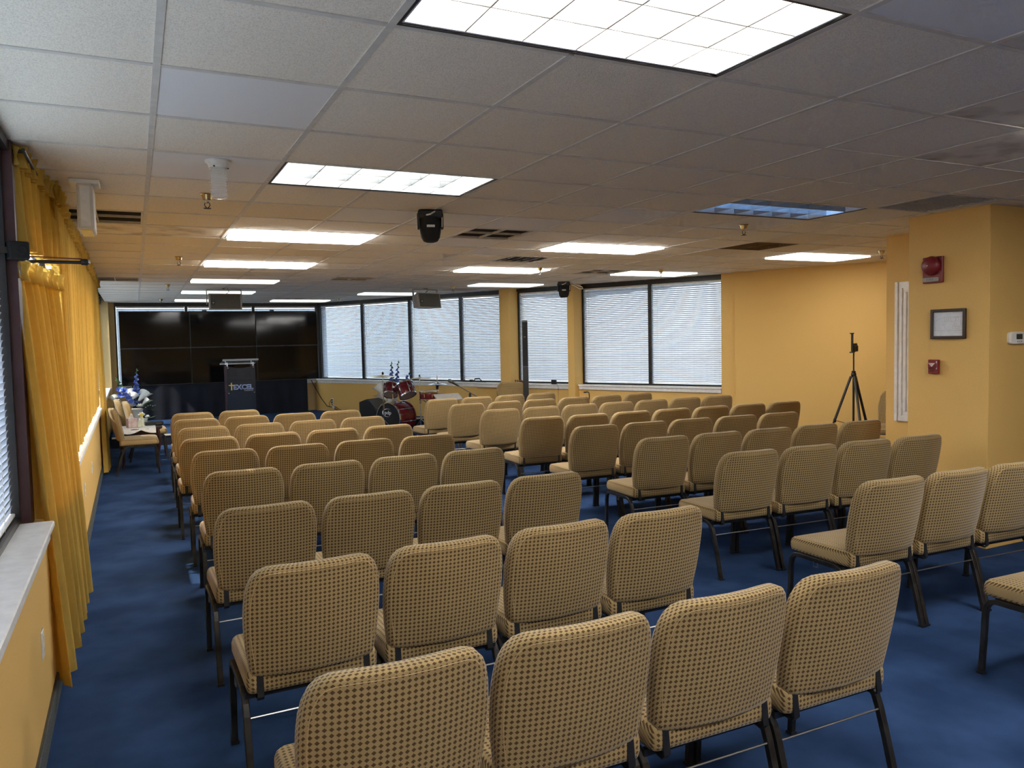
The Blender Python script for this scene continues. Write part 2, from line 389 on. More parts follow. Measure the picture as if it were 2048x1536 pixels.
for k, (a, c) in enumerate([(-4.0, -1.1), (-1.1, 1.84), (1.96, 3.7), (3.7, 5.35), (5.35, 7.0), (7.0, 8.65), (8.65, 10.3), (10.3, 11.9), (11.9, 13.5), (13.5, 15.0)]):
    lab = ['white blind in left window behind the camera, out of view', 'white blind at far left edge, in window nearest the camera', 'white blind hidden behind the long curtain nearest the camera', 'white blind behind first long run of yellow curtain', 'white blind behind second yellow curtain over the sill', 'white blind behind third yellow curtain over the sill', 'white blind behind the floor-length yellow curtain near side chairs', 'white blind just past the last yellow curtain', 'white blind second past the last yellow curtain, left wall', 'white blind on left wall beside the screen wall corner'][k]
    win(LW_LOC, LW_RZ, a, c, 0.88, 2.535, lab, yb=0.12, tilt=-74 if k < 2 else 58, make_blind=bool(lab), fr=0.035, bmat='blind' if k < 2 else 'blind_brightened')
    o = bpy.data.objects['window_%d' % WN[0]]
    for ch in o.children: ch.location.y = 0.09
# back wall behind the screens
wb = hub('wall_back', (0, 15.45, 0), 0)
MB().box(-1.6, 3.3, 0.0, 0.2, 0, 0.86).obj('knee_wall', 'wall_beige', wb)
MB().box(-1.6, 3.3, -0.01, 0.2, 2.53, 2.75).obj('window_header', 'black_frame', wb)
MB().box(-1.6, -1.06, -0.05, 0.2, 0.0, 2.7).obj('pier', 'wall_beige', wb)
MB().box(2.985, 3.2, -0.06, 0.12, 0.86, 2.6).obj('corner_post', 'black_frame', wb)
sill('trim_3', (0, 15.45, 0), 0, -1.06, 3.02, 0.09, 0.16)
for a, c, lab in [(-1.06, 0.29, 'white blind above the leftmost upper screen'), (0.29, 1.64, 'white blind above the middle upper screen, behind grey ceiling speaker'), (1.64, 3.0, 'white blind above the rightmost upper screen')]:
    win((0, 15.45, 0), 0, a, c, 0.88, 2.535, lab, tilt=54)
# angled right window wall
wr = hub('wall_right', RW_LOC, WALL_ANG)
MB().box(-0.05, 9.75, -0.12, 0.14, 0, 0.86).obj('knee_wall', 'wall_yellow', wr)
MB().box(-0.2, 9.9, -0.02, 0.16, 2.53, 2.75).obj('window_header', 'black_frame', wr)
MB().bbox(5.33, 5.555, -0.25, 0.16, 0, 2.6, .003).obj('pilaster', 'wall_yellow', wr)
MB().bbox(6.79, 6.925, -0.25, 0.16, 0, 2.6, .003).obj('pilaster', 'wall_yellow', wr)
MB().bbox(9.47, 9.70, -0.16, 0.16, 0, 2.6, .003).obj('pilaster', 'wall_yellow', wr)
sill('trim_4', RW_LOC, WALL_ANG, 0.0, 4.72, 0.15, 0.1)
sill('trim_5', RW_LOC, WALL_ANG, 4.72, 5.33, 0.21, 0.1)
sill('trim_6', RW_LOC, WALL_ANG, 5.56, 6.79, 0.17, 0.1)
sill('trim_7', RW_LOC, WALL_ANG, 6.93, 9.47, 0.17, 0.1)
for a, c, lab in [(0.0, 1.385, 'white backlit blind, first window right of the screen wall'), (1.385, 2.806, 'white backlit blind, second window right of screens, behind drum kit'),
                  (2.806, 4.178, 'white backlit blind behind the hanging grey ceiling speaker, third right of screens'), (4.178, 5.35, 'white backlit blind just left of the first yellow pilaster'),
                  (5.56, 6.79, 'white backlit blind between the two yellow pilasters'), (6.93, 8.207, 'white backlit blind just right of the second yellow pilaster'), (8.207, 9.47, 'white backlit blind, rightmost window beside the bare yellow wall')]:
    win(RW_LOC, WALL_ANG, a, c, 0.88, 2.535, lab, tilt=50)
# right side: bare yellow wall, alcove wall, column, and the walls behind the camera
def wall_seg(name, a, b, th, m, z0=0, z1=2.7):
    a, b = Vector(a), Vector(b); d = b - a; L = d.length
    o = hub(name, (a.x, a.y, 0), math.atan2(d.y, d.x)); MB().box(0, L, 0, th, z0, z1).obj('wall_panel', m, o); return o
wall_seg('wall_yellow_far', (7.24, 6.60), (9.02, 2.80), 0.12, 'wall_yellow')
wc = hub('wall_column', (5.0, 1.4, 0)); MB().bbox(0, 4.6, 0, 0.67, 0, 2.7, .004).obj('column_block', 'wall_yellow', wc)
wa = hub('wall_alcove', (5.88, 2.07, 0)); MB().box(0, 3.8, 0, 0.90, 0, 0.86).box(0, 3.8, 0, 0.90, 2.06, 2.7).box(0, 3.8, 0.62, 0.90, 0.86, 2.06).box(0.10, 3.8, 0, 0.62, 0.86, 2.06).obj('wall_panel', 'wall_yellow', wa)
wv = hub('window_%d' % (WN[0] + 1), (5.88, 2.07, 0))
fm = MB().bbox(-.022, .01, .50, .785, .80, 2.13, .004); fm.bbox(-.022, .01, .0, .498, 2.05, 2.13, .004).bbox(-.022, .01, .0, .498, .80, .88, .004)
fm.obj('casing', 'white_paint', wv)
fm2 = MB().bbox(-.034, -.018, .752, .785, .80, 2.13, .003).bbox(-.032, -.018, .705, .722, .86, 2.07, .003).bbox(0.01, .05, .655, .705, .86, 2.07, .003); fm2.bbox(-.034, -.018, .66, .69, .90, 2.03, .003).bbox(-.034, -.018, .60, .64, .93, 2.00, .003); fm2.obj('casing_moulding', 'white_paint', wv)
MB().box(.08, .09, .0, .66, .86, 2.06).obj('pane', 'paper', wv)
wall_seg('wall_camera_side', (9.9, -6.0), (-1.3, -6.0), 0.1, 'wall_yellow')
o = wall_seg('wall_far_side', (9.7, 2.9), (9.7, -6.0), 0.1, 'wall_yellow')

# ------------------------------------------------------------------ ceiling lights
def strip_mesh(m): return MB().box(-.572, .572, -.0905, .0905, H - .016, H + .03).mesh('lamp_strip', m)
strips = {k: strip_mesh(k) for k in ('lamp_white', 'lamp_cool', 'lamp_cream', 'lamp_blue', 'lamp_off', 'lamp_soft', 'lamp_mid')}
tube_me = {k: MB().lathe([(.004, -.57), (.016, -.565), (.016, .565), (.004, .57)], 10, M=Ry(PI / 2)).mesh('lamp_tube', k, True) for k in ('tube_white', 'tube_cool', 'tube_blue', 'tube_off')}
refl_me = {k: MB().box(-.588, .588, -.283, .283, H + .150, H + .155).mesh('reflector', k) for k in ('reflector', 'reflector_dull')}
ring = MB()
for a in ((-.5975, -.5875, -.2925, .2925), (.5875, .5975, -.2925, .2925), (-.5875, .5875, -.2925, -.2825), (-.5875, .5875, .2825, .2925)): ring.box(*a, H + .001, H + .16)
ring_me = ring.mesh('frame', 'black_frame')
lip = MB()
for a in ((-.588, -.578, -.283, .283), (.578, .588, -.283, .283), (-.578, .578, -.283, -.273), (-.578, .578, .273, .283)): lip.box(*a, H + .006, H + .150)
lip_me = lip.mesh('inner_lip', 'louver')
long_me = MB().prism([(-.0015, 0), (.0015, 0), (.005, .085), (-.005, .085)], -.578, .578, M=Matrix(((0, 0, 1, 0), (1, 0, 0, 0), (0, 1, 0, 0), (0, 0, 0, 1)))).mesh('louver_blade', 'blade')
cross_me = MB().prism([(-.0015, 0), (.0015, 0), (.005, .085), (-.005, .085)], -.273, .273, M=Matrix(((1, 0, 0, 0), (0, 0, 1, 0), (0, 1, 0, 0), (0, 0, 0, 1)))).mesh('louver_blade', 'blade')
rimL = MB().box(-.578, .578, -.0024, .0024, -.001, .002).mesh('blade_edge_shade', 'lamp_off'); rimC = MB().box(-.0024, .0024, -.273, .273, -.0012, .0018).mesh('blade_edge_shade', 'lamp_off')  # dark strips paint shade along the lower edges of the blades
LL = {(0, -1): 'large louvered ceiling light at the top edge, nearest the camera', (0, 3): 'louvered ceiling light right of the glass jar lamp, cells visible',
      (0, 7): 'glowing white ceiling light, second beyond the jar lamp, left column', (0, 11): 'glowing white ceiling light, third in the left column toward the screens',
      (0, 15): 'cream-tinted ceiling light in the left column before grey speaker', (0, 19): 'pale cyan ceiling light partly behind the left grey speaker',
      (0, 23): 'last ceiling light of left column, right before the screen wall', (5, 3): 'mostly dark ceiling light with one blue-lit strip',
      (5, 7): 'glowing white ceiling light beyond the blue-lit one, right of black stage light', (10, 7): 'white ceiling light near the bare yellow wall at right',
      (5, 11): 'double-panel glowing ceiling light beside the curved-louver vent', (9, 11): 'ceiling light in front of the two rightmost blinds',
      (7, 15): 'far thin ceiling light just left of the first pilaster', (5, 19): 'far thin ceiling light left of the hanging right speaker', (3, 23): 'far ceiling light close to the screens, right of the left grey speaker'}
KIND = {'bright': ('lamp_white',) * 3, 'cool': ('lamp_cool', 'lamp_cream', 'lamp_cool'), 'cream': ('lamp_cream',) * 3, 'soft': ('lamp_soft',) * 3, 'mid': ('lamp_mid',) * 3,
        'blue': ('tube_off', 'tube_blue', 'tube_off'), 'tubes': ('tube_white',) * 3, 'tubes_cool': ('tube_cool',) * 3}
for n_, ((i, j), kind) in enumerate(LIGHTS.items()):
    t = thing('ceiling_light', LL.get((i, j), {(0, -5): 'added ceiling light behind the camera, out of view, brightens the room', (5, -1): 'added unseen ceiling light just right of the frame, brightens right block', (5, -5): 'added unseen ceiling light behind and right of the camera'}.get((i, j), '')), 'ceiling light', ((i + 1) * T, (j + .5) * T, 0), 0, 'recessed fluorescent ceiling lights')
    link('frame', ring_me, t); link('inner_lip', lip_me, t)
    if kind in ('blue', 'tubes', 'tubes_cool'):
        link('reflector', refl_me['reflector_dull' if kind == 'blue' else 'reflector'], t)
        for k in range(3): link('lamp_tube', tube_me[KIND[kind][k]], t, loc=(0, (k - 1) * .183, H + .120))
    else:
        for k in range(3): link('lamp_strip', strips[KIND[kind][k]], t, loc=(0, (k - 1) * .183, 0))
    if kind in ('blue', 'tubes', 'tubes_cool'):
        for k in (-.0915, .0915): lb = link('louver_blade', long_me, t, loc=(0, k, H + .008)); link('blade_edge_shade', rimL, lb)
        for k in range(5): lb = link('louver_blade', cross_me, t, loc=((k - 2) * .193, 0, H + .008)); link('blade_edge_shade', rimC, lb)

# ------------------------------------------------------------------ vents
VL = {(3, 6): 'dark four-part ceiling vent right of the black stage light', (-2, 6): 'dark brown ceiling vent behind the white exit sign', (5, 9): 'ceiling vent with curved white louvers',
      (3, 14): 'small dark ceiling vent in mid ceiling, beyond the third light', (7, 2): 'grey return-air grille beside the column with the fire bell', (3, -2): 'slotted grey ceiling vent at the top right corner',
      (8, 6): 'tan ceiling grille between the sprinkler and far right light', (8, 11): 'dark ceiling vent left of the light above rightmost blinds', (3, 22): 'dark vent close to the screen wall, right of left speaker',
      (-2, 15): 'dark brown ceiling vent above the far end of the curtains', (7, 17): 'grey vent on the far ceiling left of the first pilaster'}
for (i, j), kind in VENTS.items():
    t = thing('ceiling_vent', VL[(i, j)], 'vent', ((i + .5) * T, (j + .5) * T, 0), 0, 'ceiling vents'); h = T / 2 - .013
    f = MB(); w_ = .012 if kind != 'slot' else .05
    for a in ((-h, -h + w_, -h, h), (h - w_, h, -h, h), (-h + w_, h - w_, -h, -h + w_), (-h + w_, h - w_, h - w_, h)): f.box(*a, H + .001, H + .02)
    f.obj('frame', {'slot': 'vent_grey', 'grey': 'vent_grey', 'curved': 'white_paint', 'tan': 'vent_tan', 'dark': 'tbar'}[kind], t)
    MB().box(-h, h, -h, h, H + .05, H + .055).obj('backing', {'dark': 'vent_dark', 'tan': 'vent_tan', 'grey': 'vent_grey', 'slot': 'black_matte', 'curved': 'black_matte'}[kind], t)
    if kind in ('dark', 'tan'):
        for a in ((-.005, .005, -h, h), (-h, h, -.005, .005)): MB().box(*a, H + .003, H + .02).obj('divider', 'tbar' if kind == 'dark' else 'vent_tan', t)
        me = MB().box(-h, h, -.004, .004, H + .018, H + .045).mesh('slat', 'vent_dark' if kind == 'dark' else 'vent_tan')
        for k in range(11): link('slat', me, t, loc=(0, -h + (k + .5) * 2 * h / 11, 0))
    elif kind == 'curved':
        for k in range(5):
            m = MB(); x0 = -h + .05 + k * .11
            m.grid(4, 8, lambda u, v: (x0 + .07 * u + .03 * math.sin(v * PI), -h + 2 * h * v, H + .004 + .035 * u * u)); m.obj('louver', 'white_paint', t, smooth=True)
    elif kind == 'grey':
        me = MB().box(-h, h, -.003, .003, H + .006, H + .02).mesh('slat', 'vent_grey')
        for k in range(16): link('slat', me, t, loc=(0, -h + (k + .5) * 2 * h / 16, 0))
    else:
        me = MB().box(-.007, .007, -h + .05, h - .05, H + .003, H + .03).mesh('slat', 'vent_grey')
        for k in range(14): link('slat', me, t, loc=(-h + .06 + k * .036, 0, 0))

# ------------------------------------------------------------------ things on the ceiling
def sprinkler(x, y, label):
    t = thing('sprinkler', label, 'sprinkler', (x, y, H), 0, 'fire sprinklers')
    MB().lathe([(.040, .004), (.040, 0), (.032, -.004), (.026, -.03), (.014, -.034)], 16).obj('escutcheon', 'brass', t, True)
    MB().lathe([(.012, -.03), (.014, -.045), (.009, -.052)], 10).obj('body', 'chrome', t, True)
    MB().tube([(-.012, 0, -.05), (-.016, 0, -.066), (-.004, 0, -.082)], .003, 5).tube([(.012, 0, -.05), (.016, 0, -.066), (.004, 0, -.082)], .003, 5).obj('frame_arms', 'black_plastic', t)
    MB().lathe([(.004, -.080), (.022, -.083), (.022, -.086), (.004, -.087)], 12).obj('deflector', 'black_plastic', t)
for x, y, l in [(-.28, 2.86, 'brass sprinkler head just behind the glass jar lamp'), (-.27, 6.45, 'brass sprinkler in the left ceiling, second from the jar lamp'), (-.24, 10.25, 'brass sprinkler in the left ceiling, third from the jar lamp'),
                (-.23, 14.0, 'tiny sprinkler nearest the screen wall, left'), (3.92, 2.80, 'chrome sprinkler below the blue-lit ceiling light'), (5.84, 6.50, 'sprinkler in front of the two rightmost blinds'),
                (4.03, 6.64, 'sprinkler over the right edge of the double-panel light'), (4.13, 9.94, 'sprinkler just right of the hanging right speaker'), (3.10, 13.7, 'far sprinkler at the corner of the screen wall'), (6.95, 3.88, 'sprinkler beside the alcove wall near far right light')]:
    sprinkler(x, y, l)

t = thing('jar_lamp', 'clear ribbed glass jar lamp on white ceiling base', 'lamp', (-.30, 1.94, H))
MB().lathe([(.062, .002), (.062, -.006), (.050, -.016), (.044, -.032), (.040, -.036)], 28).obj('base', 'white_plastic', t, True)
for a in (0, 2.1, 4.2): MB().tube([(.040 * math.cos(a), .040 * math.sin(a), -.032), (.050 * math.cos(a), .050 * math.sin(a), -.032)], .004, 6).obj('screw', 'black_plastic', t)
prof = []
for k in range(34):
    z = -.034 - k * .0042; prof.append((.039 + (.0035 if k % 3 == 0 else 0), z))
prof += [(.036, -.179), (.022, -.184), (.001, -.185)]
MB().lathe(prof, 28).obj('glass_jar', 'clear_glass', t, True, ang=80)
MB().lathe([(.010, -.034), (.012, -.05), (.016, -.065), (.012, -.082), (.002, -.088)], 16).obj('bulb', 'bottle_clear', t, True)

t = thing('exit_sign', 'white box sign hanging from ceiling beside curtain tops, edge-on', 'sign', (-.925, 2.62, H))
MB().bbox(-.075, .075, .0, .16, -.022, .002, .004).obj('canopy', 'white_plastic', t)
MB().bbox(-.036, .036, .0, .30, -.268, -.022, .004).obj('housing', 'cream_plastic', t)
MB().bbox(-.024, .024, -.003, .002, -.255, -.035, .001).obj('end_cover', 'white_plastic', t)
for s in (-1, 1): MB().bbox(s * .037 - .004, s * .037 + .004, .012, .288, -.262, -.03, .002).obj('face_panel', 'white_paint', t)
MB().bbox(-.028, .028, .015, .285, -.275, -.267, .002).obj('downlight_lens', 'gold', t)

# ------------------------------------------------------------------ black stage light and its twin
def stage_light(loc, rz, label, s=1.0):
    t = thing('stage_light', label, 'stage light', loc, rz, 'black ceiling stage lights', s)
    MB().bbox(-.085, .085, -.06, .07, -.055, .0, .008).obj('ceiling_plate', 'black_plastic', t)
    m = MB()
    prof = [(.075, -.05), (.078, -.08), (.074, -.15), (.066, -.19), (.050, -.215), (.030, -.222)]
    m.lathe(prof, 20).obj('head', 'black_matte', t, True)
    for sx in (-1, 1): MB().bbox(sx * .082 - .010, sx * .082 + .010, -.03, .03, -.13, -.02, .004).obj('yoke_arm', 'black_plastic', t)
    MB().bbox(-.028, .028, -.080, -.074, -.125, -.108, .002).obj('label_strip', 'white_plastic', t)
    MB().tube([(-.03, -.065, -.04), (.0, -.075, -.035), (.03, -.06, -.015), (.05, -.03, .0)], .006, 6).obj('cable', 'white_plastic', t)
    MB().tube([(.078, -.035, -.01), (.082, -.040, -.06), (.080, -.045, -.12)], .0035, 5).obj('strap', 'white_plastic', t)
    return t
stage_light((1.20, 2.98, H), -.3, 'black stage light under the ceiling in mid room, white strap')
stage_light((5.56, 8.70, H), -.5, 'black stage light at the second pilaster beside a white cable', 1.15)
tag(MB().tube([(5.64, 8.62, H - .002), (5.70, 8.56, H - .05), (5.78, 8.50, H - .09), (5.80, 8.50, H - .12), (5.76, 8.54, H - .12), (5.70, 8.58, H - .075), (5.66, 8.62, H - .05)], .008, 6).obj('white_cable', 'white_plastic', None, True), 'loop of white cable next to the stage light at second pilaster', 'cable')

# ------------------------------------------------------------------ hanging loudspeakers
def speaker(loc, rz, label, tilt=0.15):
    t = thing('ceiling_speaker', label, 'speaker', loc, rz, 'grey ceiling speakers')
    M = Tr(0, 0, -.23) @ Rx(-tilt)
    MB().rings([[(-.24, y, -.12), (.24, y, -.12), (.24, y, .12), (-.24, y, .12)] if False else [(-w, y, -h_), (w, y, -h_), (w, y, h_), (-w, y, h_)] for y, w, h_ in ((-.115, .245, .125), (-.10, .25, .13), (.10, .19, .10), (.13, .17, .08))], M=M).obj('cabinet', 'speaker_grey', t)
    MB().bbox(-.222, .222, -.128, -.112, -.112, .112, .004, M=M).obj('grille', 'grille_grey', t)
    MB().bbox(-.215, -.155, -.133, -.127, -.05, .01, .002, M=M).obj('badge', 'black_plastic', t)
    MB().bbox(-.196, -.174, -.136, -.132, -.031, -.009, .001, M=M).obj('badge_mark', 'badge', t)
    for s in (-1, 1): MB().bbox(s * .262 - .006, s * .262 + .006, -.02, .02, -.26, -.02, .002).obj('bracket_arm', 'speaker_grey', t)
    MB().bbox(-.268, .268, -.02, .02, -.03, -.018, .002).obj('bracket_bar', 'speaker_grey', t)
    MB().lathe([(.02, -.02), (.02, .0), (.05, .0)], 10).obj('ceiling_mount', 'speaker_grey', t)
    MB().tube([(.06, .02, 0), (.08, .04, -.05), (.03, .08, -.10), (.02, .11, -.16)], .006, 6).obj('cable', 'black_plastic', t, True)
speaker((.60, 10.9, H), .05, 'grey hanging speaker above the screens at left', .1)
speaker((3.80, 10.4, H), .35, 'grey hanging speaker in front of the blinds at right', .15)

# ------------------------------------------------------------------ curtains
def curtain(name, label, cat, top, bot, z1, z0, folds, amp, heading=True, seed=0, nu=240, amp_top=.020, hem_wave=0.0, group='yellow curtains'):
    # top, bot: ((s, d), (s, d)) along the left wall: s along it, d into the room
    rnd = random.Random(seed); ph = [rnd.uniform(0, 6.28) for _ in range(4)]
    t = thing(name, label, cat, LW_LOC, LW_RZ, group)
    def wave(u, k):
        a = math.sin(2 * PI * folds * u + ph[0] + 1.2 * math.sin(2 * PI * u * 2.3 + ph[1])); return math.copysign(abs(a) ** .7, a) * .65 + .35 * math.sin(2 * PI * folds * 1.7 * u + ph[2])
    def P(u, v):
        e = v ** .8
        s = (top[0][0] * (1 - u) + top[1][0] * u) * (1 - e) + (bot[0][0] * (1 - u) + bot[1][0] * u) * e
        d = (top[0][1] * (1 - u) + top[1][1] * u) * (1 - e) + (bot[0][1] * (1 - u) + bot[1][1] * u) * e
        d += wave(u, 0) * (amp_top * (1 - v) + amp * v)
        s += .012 * math.cos(2 * PI * folds * u + ph[3])
        return (s, -d, z1 + (z0 - z1) * v + hem_wave * v * wave(u, 0))
    m = MB(); m.grid(nu, 14, P); m.grid(nu, 14, lambda u, v: (lambda q: (q[0], q[1] + .0025, q[2]))(P(1 - u, v))); m.obj('fabric_panel', 'curtain', t, True, ang=180)
    if heading:
        def Hd(u, v):
            x, y, z = P(u, 0); k = math.sin(u * folds * 2 * PI * 2.6 + ph[1]) * .014 * (abs(v - .45) * 2 + .2)
            return (x + k * .4, y - .022 + k, z - .045 + .085 * v + .012 * math.sin(u * folds * 13 + ph[2]) * v)
        h_ = MB(); h_.grid(nu * 2, 4, Hd); h_.obj('ruffled_heading', 'curtain', t, True, ang=180)
    return t
curtain('curtain', 'long yellow curtain nearest the camera, hanging down to the carpet', 'curtain', ((1.86, -.09), (2.80, .035)), ((1.88, .02), (3.62, .045)), 2.02, .07, 9, .060, seed=3)
curtain('valance', 'short yellow valance at upper left edge, above nearest long curtain', 'valance', ((1.86, -.06), (3.05, .03)), ((1.86, -.05), (2.85, .03)), 2.525, 2.12, 9, .036, seed=5)
curtain('curtain', 'first yellow window curtain beyond the long one, ending above sill', 'curtain', ((2.70, .03), (4.75, .02)), ((3.55, -.01), (4.90, -.01)), 2.525, .905, 12, .036, seed=8)
curtain('curtain', 'second yellow window curtain ending above the sill', 'curtain', ((4.75, .02), (6.35, .02)), ((4.90, -.01), (6.30, -.01)), 2.525, .92, 11, .036, seed=11)
curtain('curtain', 'third yellow window curtain ending above the sill', 'curtain', ((6.35, .02), (8.0, .02)), ((6.30, -.01), (7.85, -.01)), 2.525, .93, 11, .036, seed=14)
curtain('curtain', 'fourth yellow window curtain, last one ending above the sill', 'curtain', ((8.0, .02), (9.35, .02)), ((7.85, -.01), (8.95, -.01)), 2.525, .94, 9, .036, seed=17)
curtain('curtain', 'floor-length yellow curtain behind the side chairs', 'curtain', ((9.35, .03), (9.75, .03)), ((9.15, .06), (9.85, .08)), 2.525, .03, 7, .035, seed=20, nu=80)
t = thing('curtain_rod', 'dark rod along the ceiling carrying the yellow curtains', 'curtain rod', LW_LOC, LW_RZ)
MB().tube([(1.8, .0, 2.53), (9.8, .0, 2.53)], .008, 8).obj('rod', 'black_frame', t)
for s in (1.9, 5.6, 9.7): MB().box(s - .01, s + .01, -.0, .06, 2.538, 2.55).obj('bracket', 'black_frame', t)
t = thing('wall_bracket', 'black arm with end collar sticking out from curtained wall', 'bracket', LW_LOC, LW_RZ)
MB().tube([(2.22, .05, 2.085), (2.22, -.195, 2.085)], .0085, 10).obj('lower_bar', 'black_plastic', t)
MB().tube([(2.23, .05, 2.110), (2.23, -.185, 2.104)], .0035, 8).obj('upper_bar', 'brown_thing', t)
MB().lathe([(.010, 0), (.016, .004), (.016, .03), (.012, .034)], 12, M=Tr(2.22, -.180, 2.088) @ Rx(PI / 2)).obj('collar', 'black_plastic', t)
MB().lathe([(.011, 0), (.011, .008)], 12, M=Tr(2.22, -.214, 2.088) @ Rx(PI / 2)).obj('end_cap', 'chrome', t)
t = thing('wall_speaker', 'small black speaker box on window frame at left edge', 'speaker', (LX(1.83) - .04, 1.80, 2.090), .35, None, .70)
MB().bbox(-.055, .055, -.04, .11, -.055, .055, .006).obj('cabinet', 'black_matte', t)
MB().lathe([(.026, 0), (.030, .004), (.024, .008), (.008, .004)], 18, M=Tr(0.012, -.04, 0) @ Rx(PI / 2)).obj('cone', 'black_matte', t, True)
MB().box(-.10, -.05, .0, .05, -.02, .02).obj('bracket', 'black_plastic', t)
# outlets on the left wall
def outlet(loc, rz, label):
    t = thing('outlet', label, 'outlet', loc, rz, 'white wall outlets')
    MB().bbox(-.036, .036, -.006, .002, -.058, .058, .003).obj('cover_plate', 'white_plastic', t)
    for z in (-.024, .024): MB().bbox(-.016, .016, -.009, -.005, z - .015, z + .015, .003).obj('socket', 'cream_plastic', t)
    return t
for s, z, l in [(1.47, .43, 'white outlet low on left wall, nearest the camera'), (5.1, .48, 'white outlet on left wall, second from the camera'), (6.5, .47, 'white outlet on left wall, farthest from the camera')]:
    outlet((LX(s), s, z), LW_RZ, l)

# ------------------------------------------------------------------ chairs
def outline(inset=0.0):
    pr = []   # right half, bottom centre to top centre: (x, z)
    R_ = [(0, .445), (.12, .445), (.195, .446), (.222, .450), (.231, .462), (.236, .50), (.243, .55), (.248, .61), (.250, .67), (.2485, .72), (.244, .765), (.236, .80), (.222, .832), (.202, .854), (.172, .866), (.13, .869), (.07, .869), (0, .869)]
    full = R_ + [(-x, z) for x, z in R_[-2:0:-1]]
    if inset == 0: return full
    cx, cz = 0, .65; out = []
    n = len(full)
    for k in range(n):
        x0, z0 = full[k - 1]; x1, z1 = full[(k + 1) % n]; dx, dz = x1 - x0, z1 - z0; L = math.hypot(dx, dz)
        out.append((full[k][0] - dz / L * inset, full[k][1] + dx / L * inset))
    return out
def back_pt(x, y, z):
    lean = -.190 - (z - .435) * .205
    return (x, lean + y + .046 * (x / .25) ** 2 - .014, z)
def back_rings():
    rs = []
    for y, ins in ((-.034, .026), (-.033, .012), (-.028, .004), (-.018, 0), (.012, 0), (.024, .004), (.033, .014)):
        rs.append([back_pt(x, y, z) for x, z in outline(ins)])
    return rs
bm_ = MB(); rs = back_rings(); bm_.rings(rs, caps=False); n_ = len(rs[0])
def cap_fill(m, y, bulge, rev):
    base = outline(.026 if rev else .014); rr = []
    for k in range(4):
        f_ = 1 - k / 4; rr.append([back_pt(x * f_, y + bulge * (1 - f_ ** 2), .65 + (z - .65) * f_) for x, z in base])
    vs = [v for r in rr for v in r] + [back_pt(0, y + bulge, .65)]; fs = []
    for k in range(3):
        for i in range(n_):
            j = (i + 1) % n_; q = (k * n_ + i, k * n_ + j, (k + 1) * n_ + j, (k + 1) * n_ + i); fs.append(q if rev else q[::-1])
    for i in range(n_):
        j = (i + 1) % n_; q = (3 * n_ + i, 3 * n_ + j, 4 * n_); fs.append(q if rev else q[::-1])
    m.add(vs, [tuple(reversed(f)) for f in fs])
cap_fill(bm_, -.034, -.004, True); cap_fill(bm_, .033, .014, False)
def back_uv(co):
    y = co.y + .190 + (co.z - .435) * .205 - .046 * (co.x / .25) ** 2 + .014
    return (co.x - max(-1, min(1, co.x / .22)) * (y + .034) * -1.0 + 5, co.z + (y + .034) + 5)
back_me = bm_.mesh('backrest', 'fabric', True, back_uv, 75)
pipe = MB(); ol = outline(.020); pts = [back_pt(x, -.0335, z) for x, z in ol[3:-2]]
pipe_me = MB().tube(pts, .0016, 4).mesh('piping', 'fabric_plain')
def seat_outline(ins):
    o = []; 
    for (cx, cy, a0) in ((.205, .22, 0), (-.205, .22, 90), (-.215, -.175, 180), (.215, -.175, 270)):
        r = .042 - ins if a0 < 180 else .030 - ins
        for k in range(6):
            a = math.radians(a0 + k * 18); o.append((cx + max(r, .004) * math.cos(a), cy + max(r, .004) * math.sin(a)))
    return o
sb = MB(); srs = []
for z, ins in ((.384, .016), (.388, .005), (.405, 0), (.445, 0), (.462, .006), (.472, .020)):
    srs.append([(x, y, z - (.018 * max(0, (y - .14) / .12) ** 2 if z > .44 else 0)) for x, y in seat_outline(ins)])
sb.rings(srs, caps=False); ns = len(srs[0])
so = seat_outline(.020); rr = []
for k in range(4):
    f_ = 1 - k / 4; rr.append([(x * f_, .02 + (y - .02) * f_, .472 + .010 * (1 - f_ ** 2) - .018 * max(0, (.02 + (y - .02) * f_ - .14) / .12) ** 2) for x, y in so])
vs_ = [v for r in rr for v in r] + [(0, .02, .482)]; fs_ = []
for k in range(3):
    for i in range(ns): j = (i + 1) % ns; fs_.append((k * ns + i, k * ns + j, (k + 1) * ns + j, (k + 1) * ns + i))
for i in range(ns): fs_.append((3 * ns + i, 3 * ns + (i + 1) % ns, 4 * ns))
sb.add(vs_, fs_); sb.add(srs[0], [tuple(range(ns - 1, -1, -1))])
seat_me = sb.mesh('seat', 'fabric', True, lambda co: (co.x + 5, co.y + (co.z - .47) * (1 if co.y > 0 else -1) + 5), 75)
def leg_pts(front, s):
    x = .246 * s
    if front: return [(x, .250, .004), (x, .238, .20), (x, .234, .30), (x, .226, .338), (x, .208, .362), (x, .18, .371), (x, .0, .373)]
    return [(x, -.252, .004), (x, -.200, .20), (x, -.172, .295), (x, -.156, .335), (x, -.130, .362), (x, -.10, .372), (x, .0, .373)]
leg_me = {(f, s): MB().tube(leg_pts(f, s), .0125, sq=True).mesh('leg', 'chair_metal') for f in (0, 1) for s in (-1, 1)}
glide_me = MB().box(-.015, .015, -.015, .015, 0, .012).mesh('glide', 'black_plastic')
brk_me = {s: MB().rings([[(s * .198 - .012, y, z), (s * .198 + .012, y, z), (s * .198 + .012, y + .006, z), (s * .198 - .012, y + .006, z)] for y, z in ((-.150, .366), (-.200, .360), (-.214, .375), (-.204, .46))]).mesh('back_bracket', 'black_plastic') for s in (-1, 1)}
rail_me = MB().box(-.245, .245, -.160, -.140, .356, .378).mesh('rear_rail', 'black_plastic')
pan_me = MB().box(-.225, .225, -.15, .20, .374, .384).mesh('seat_pan', 'black_plastic')
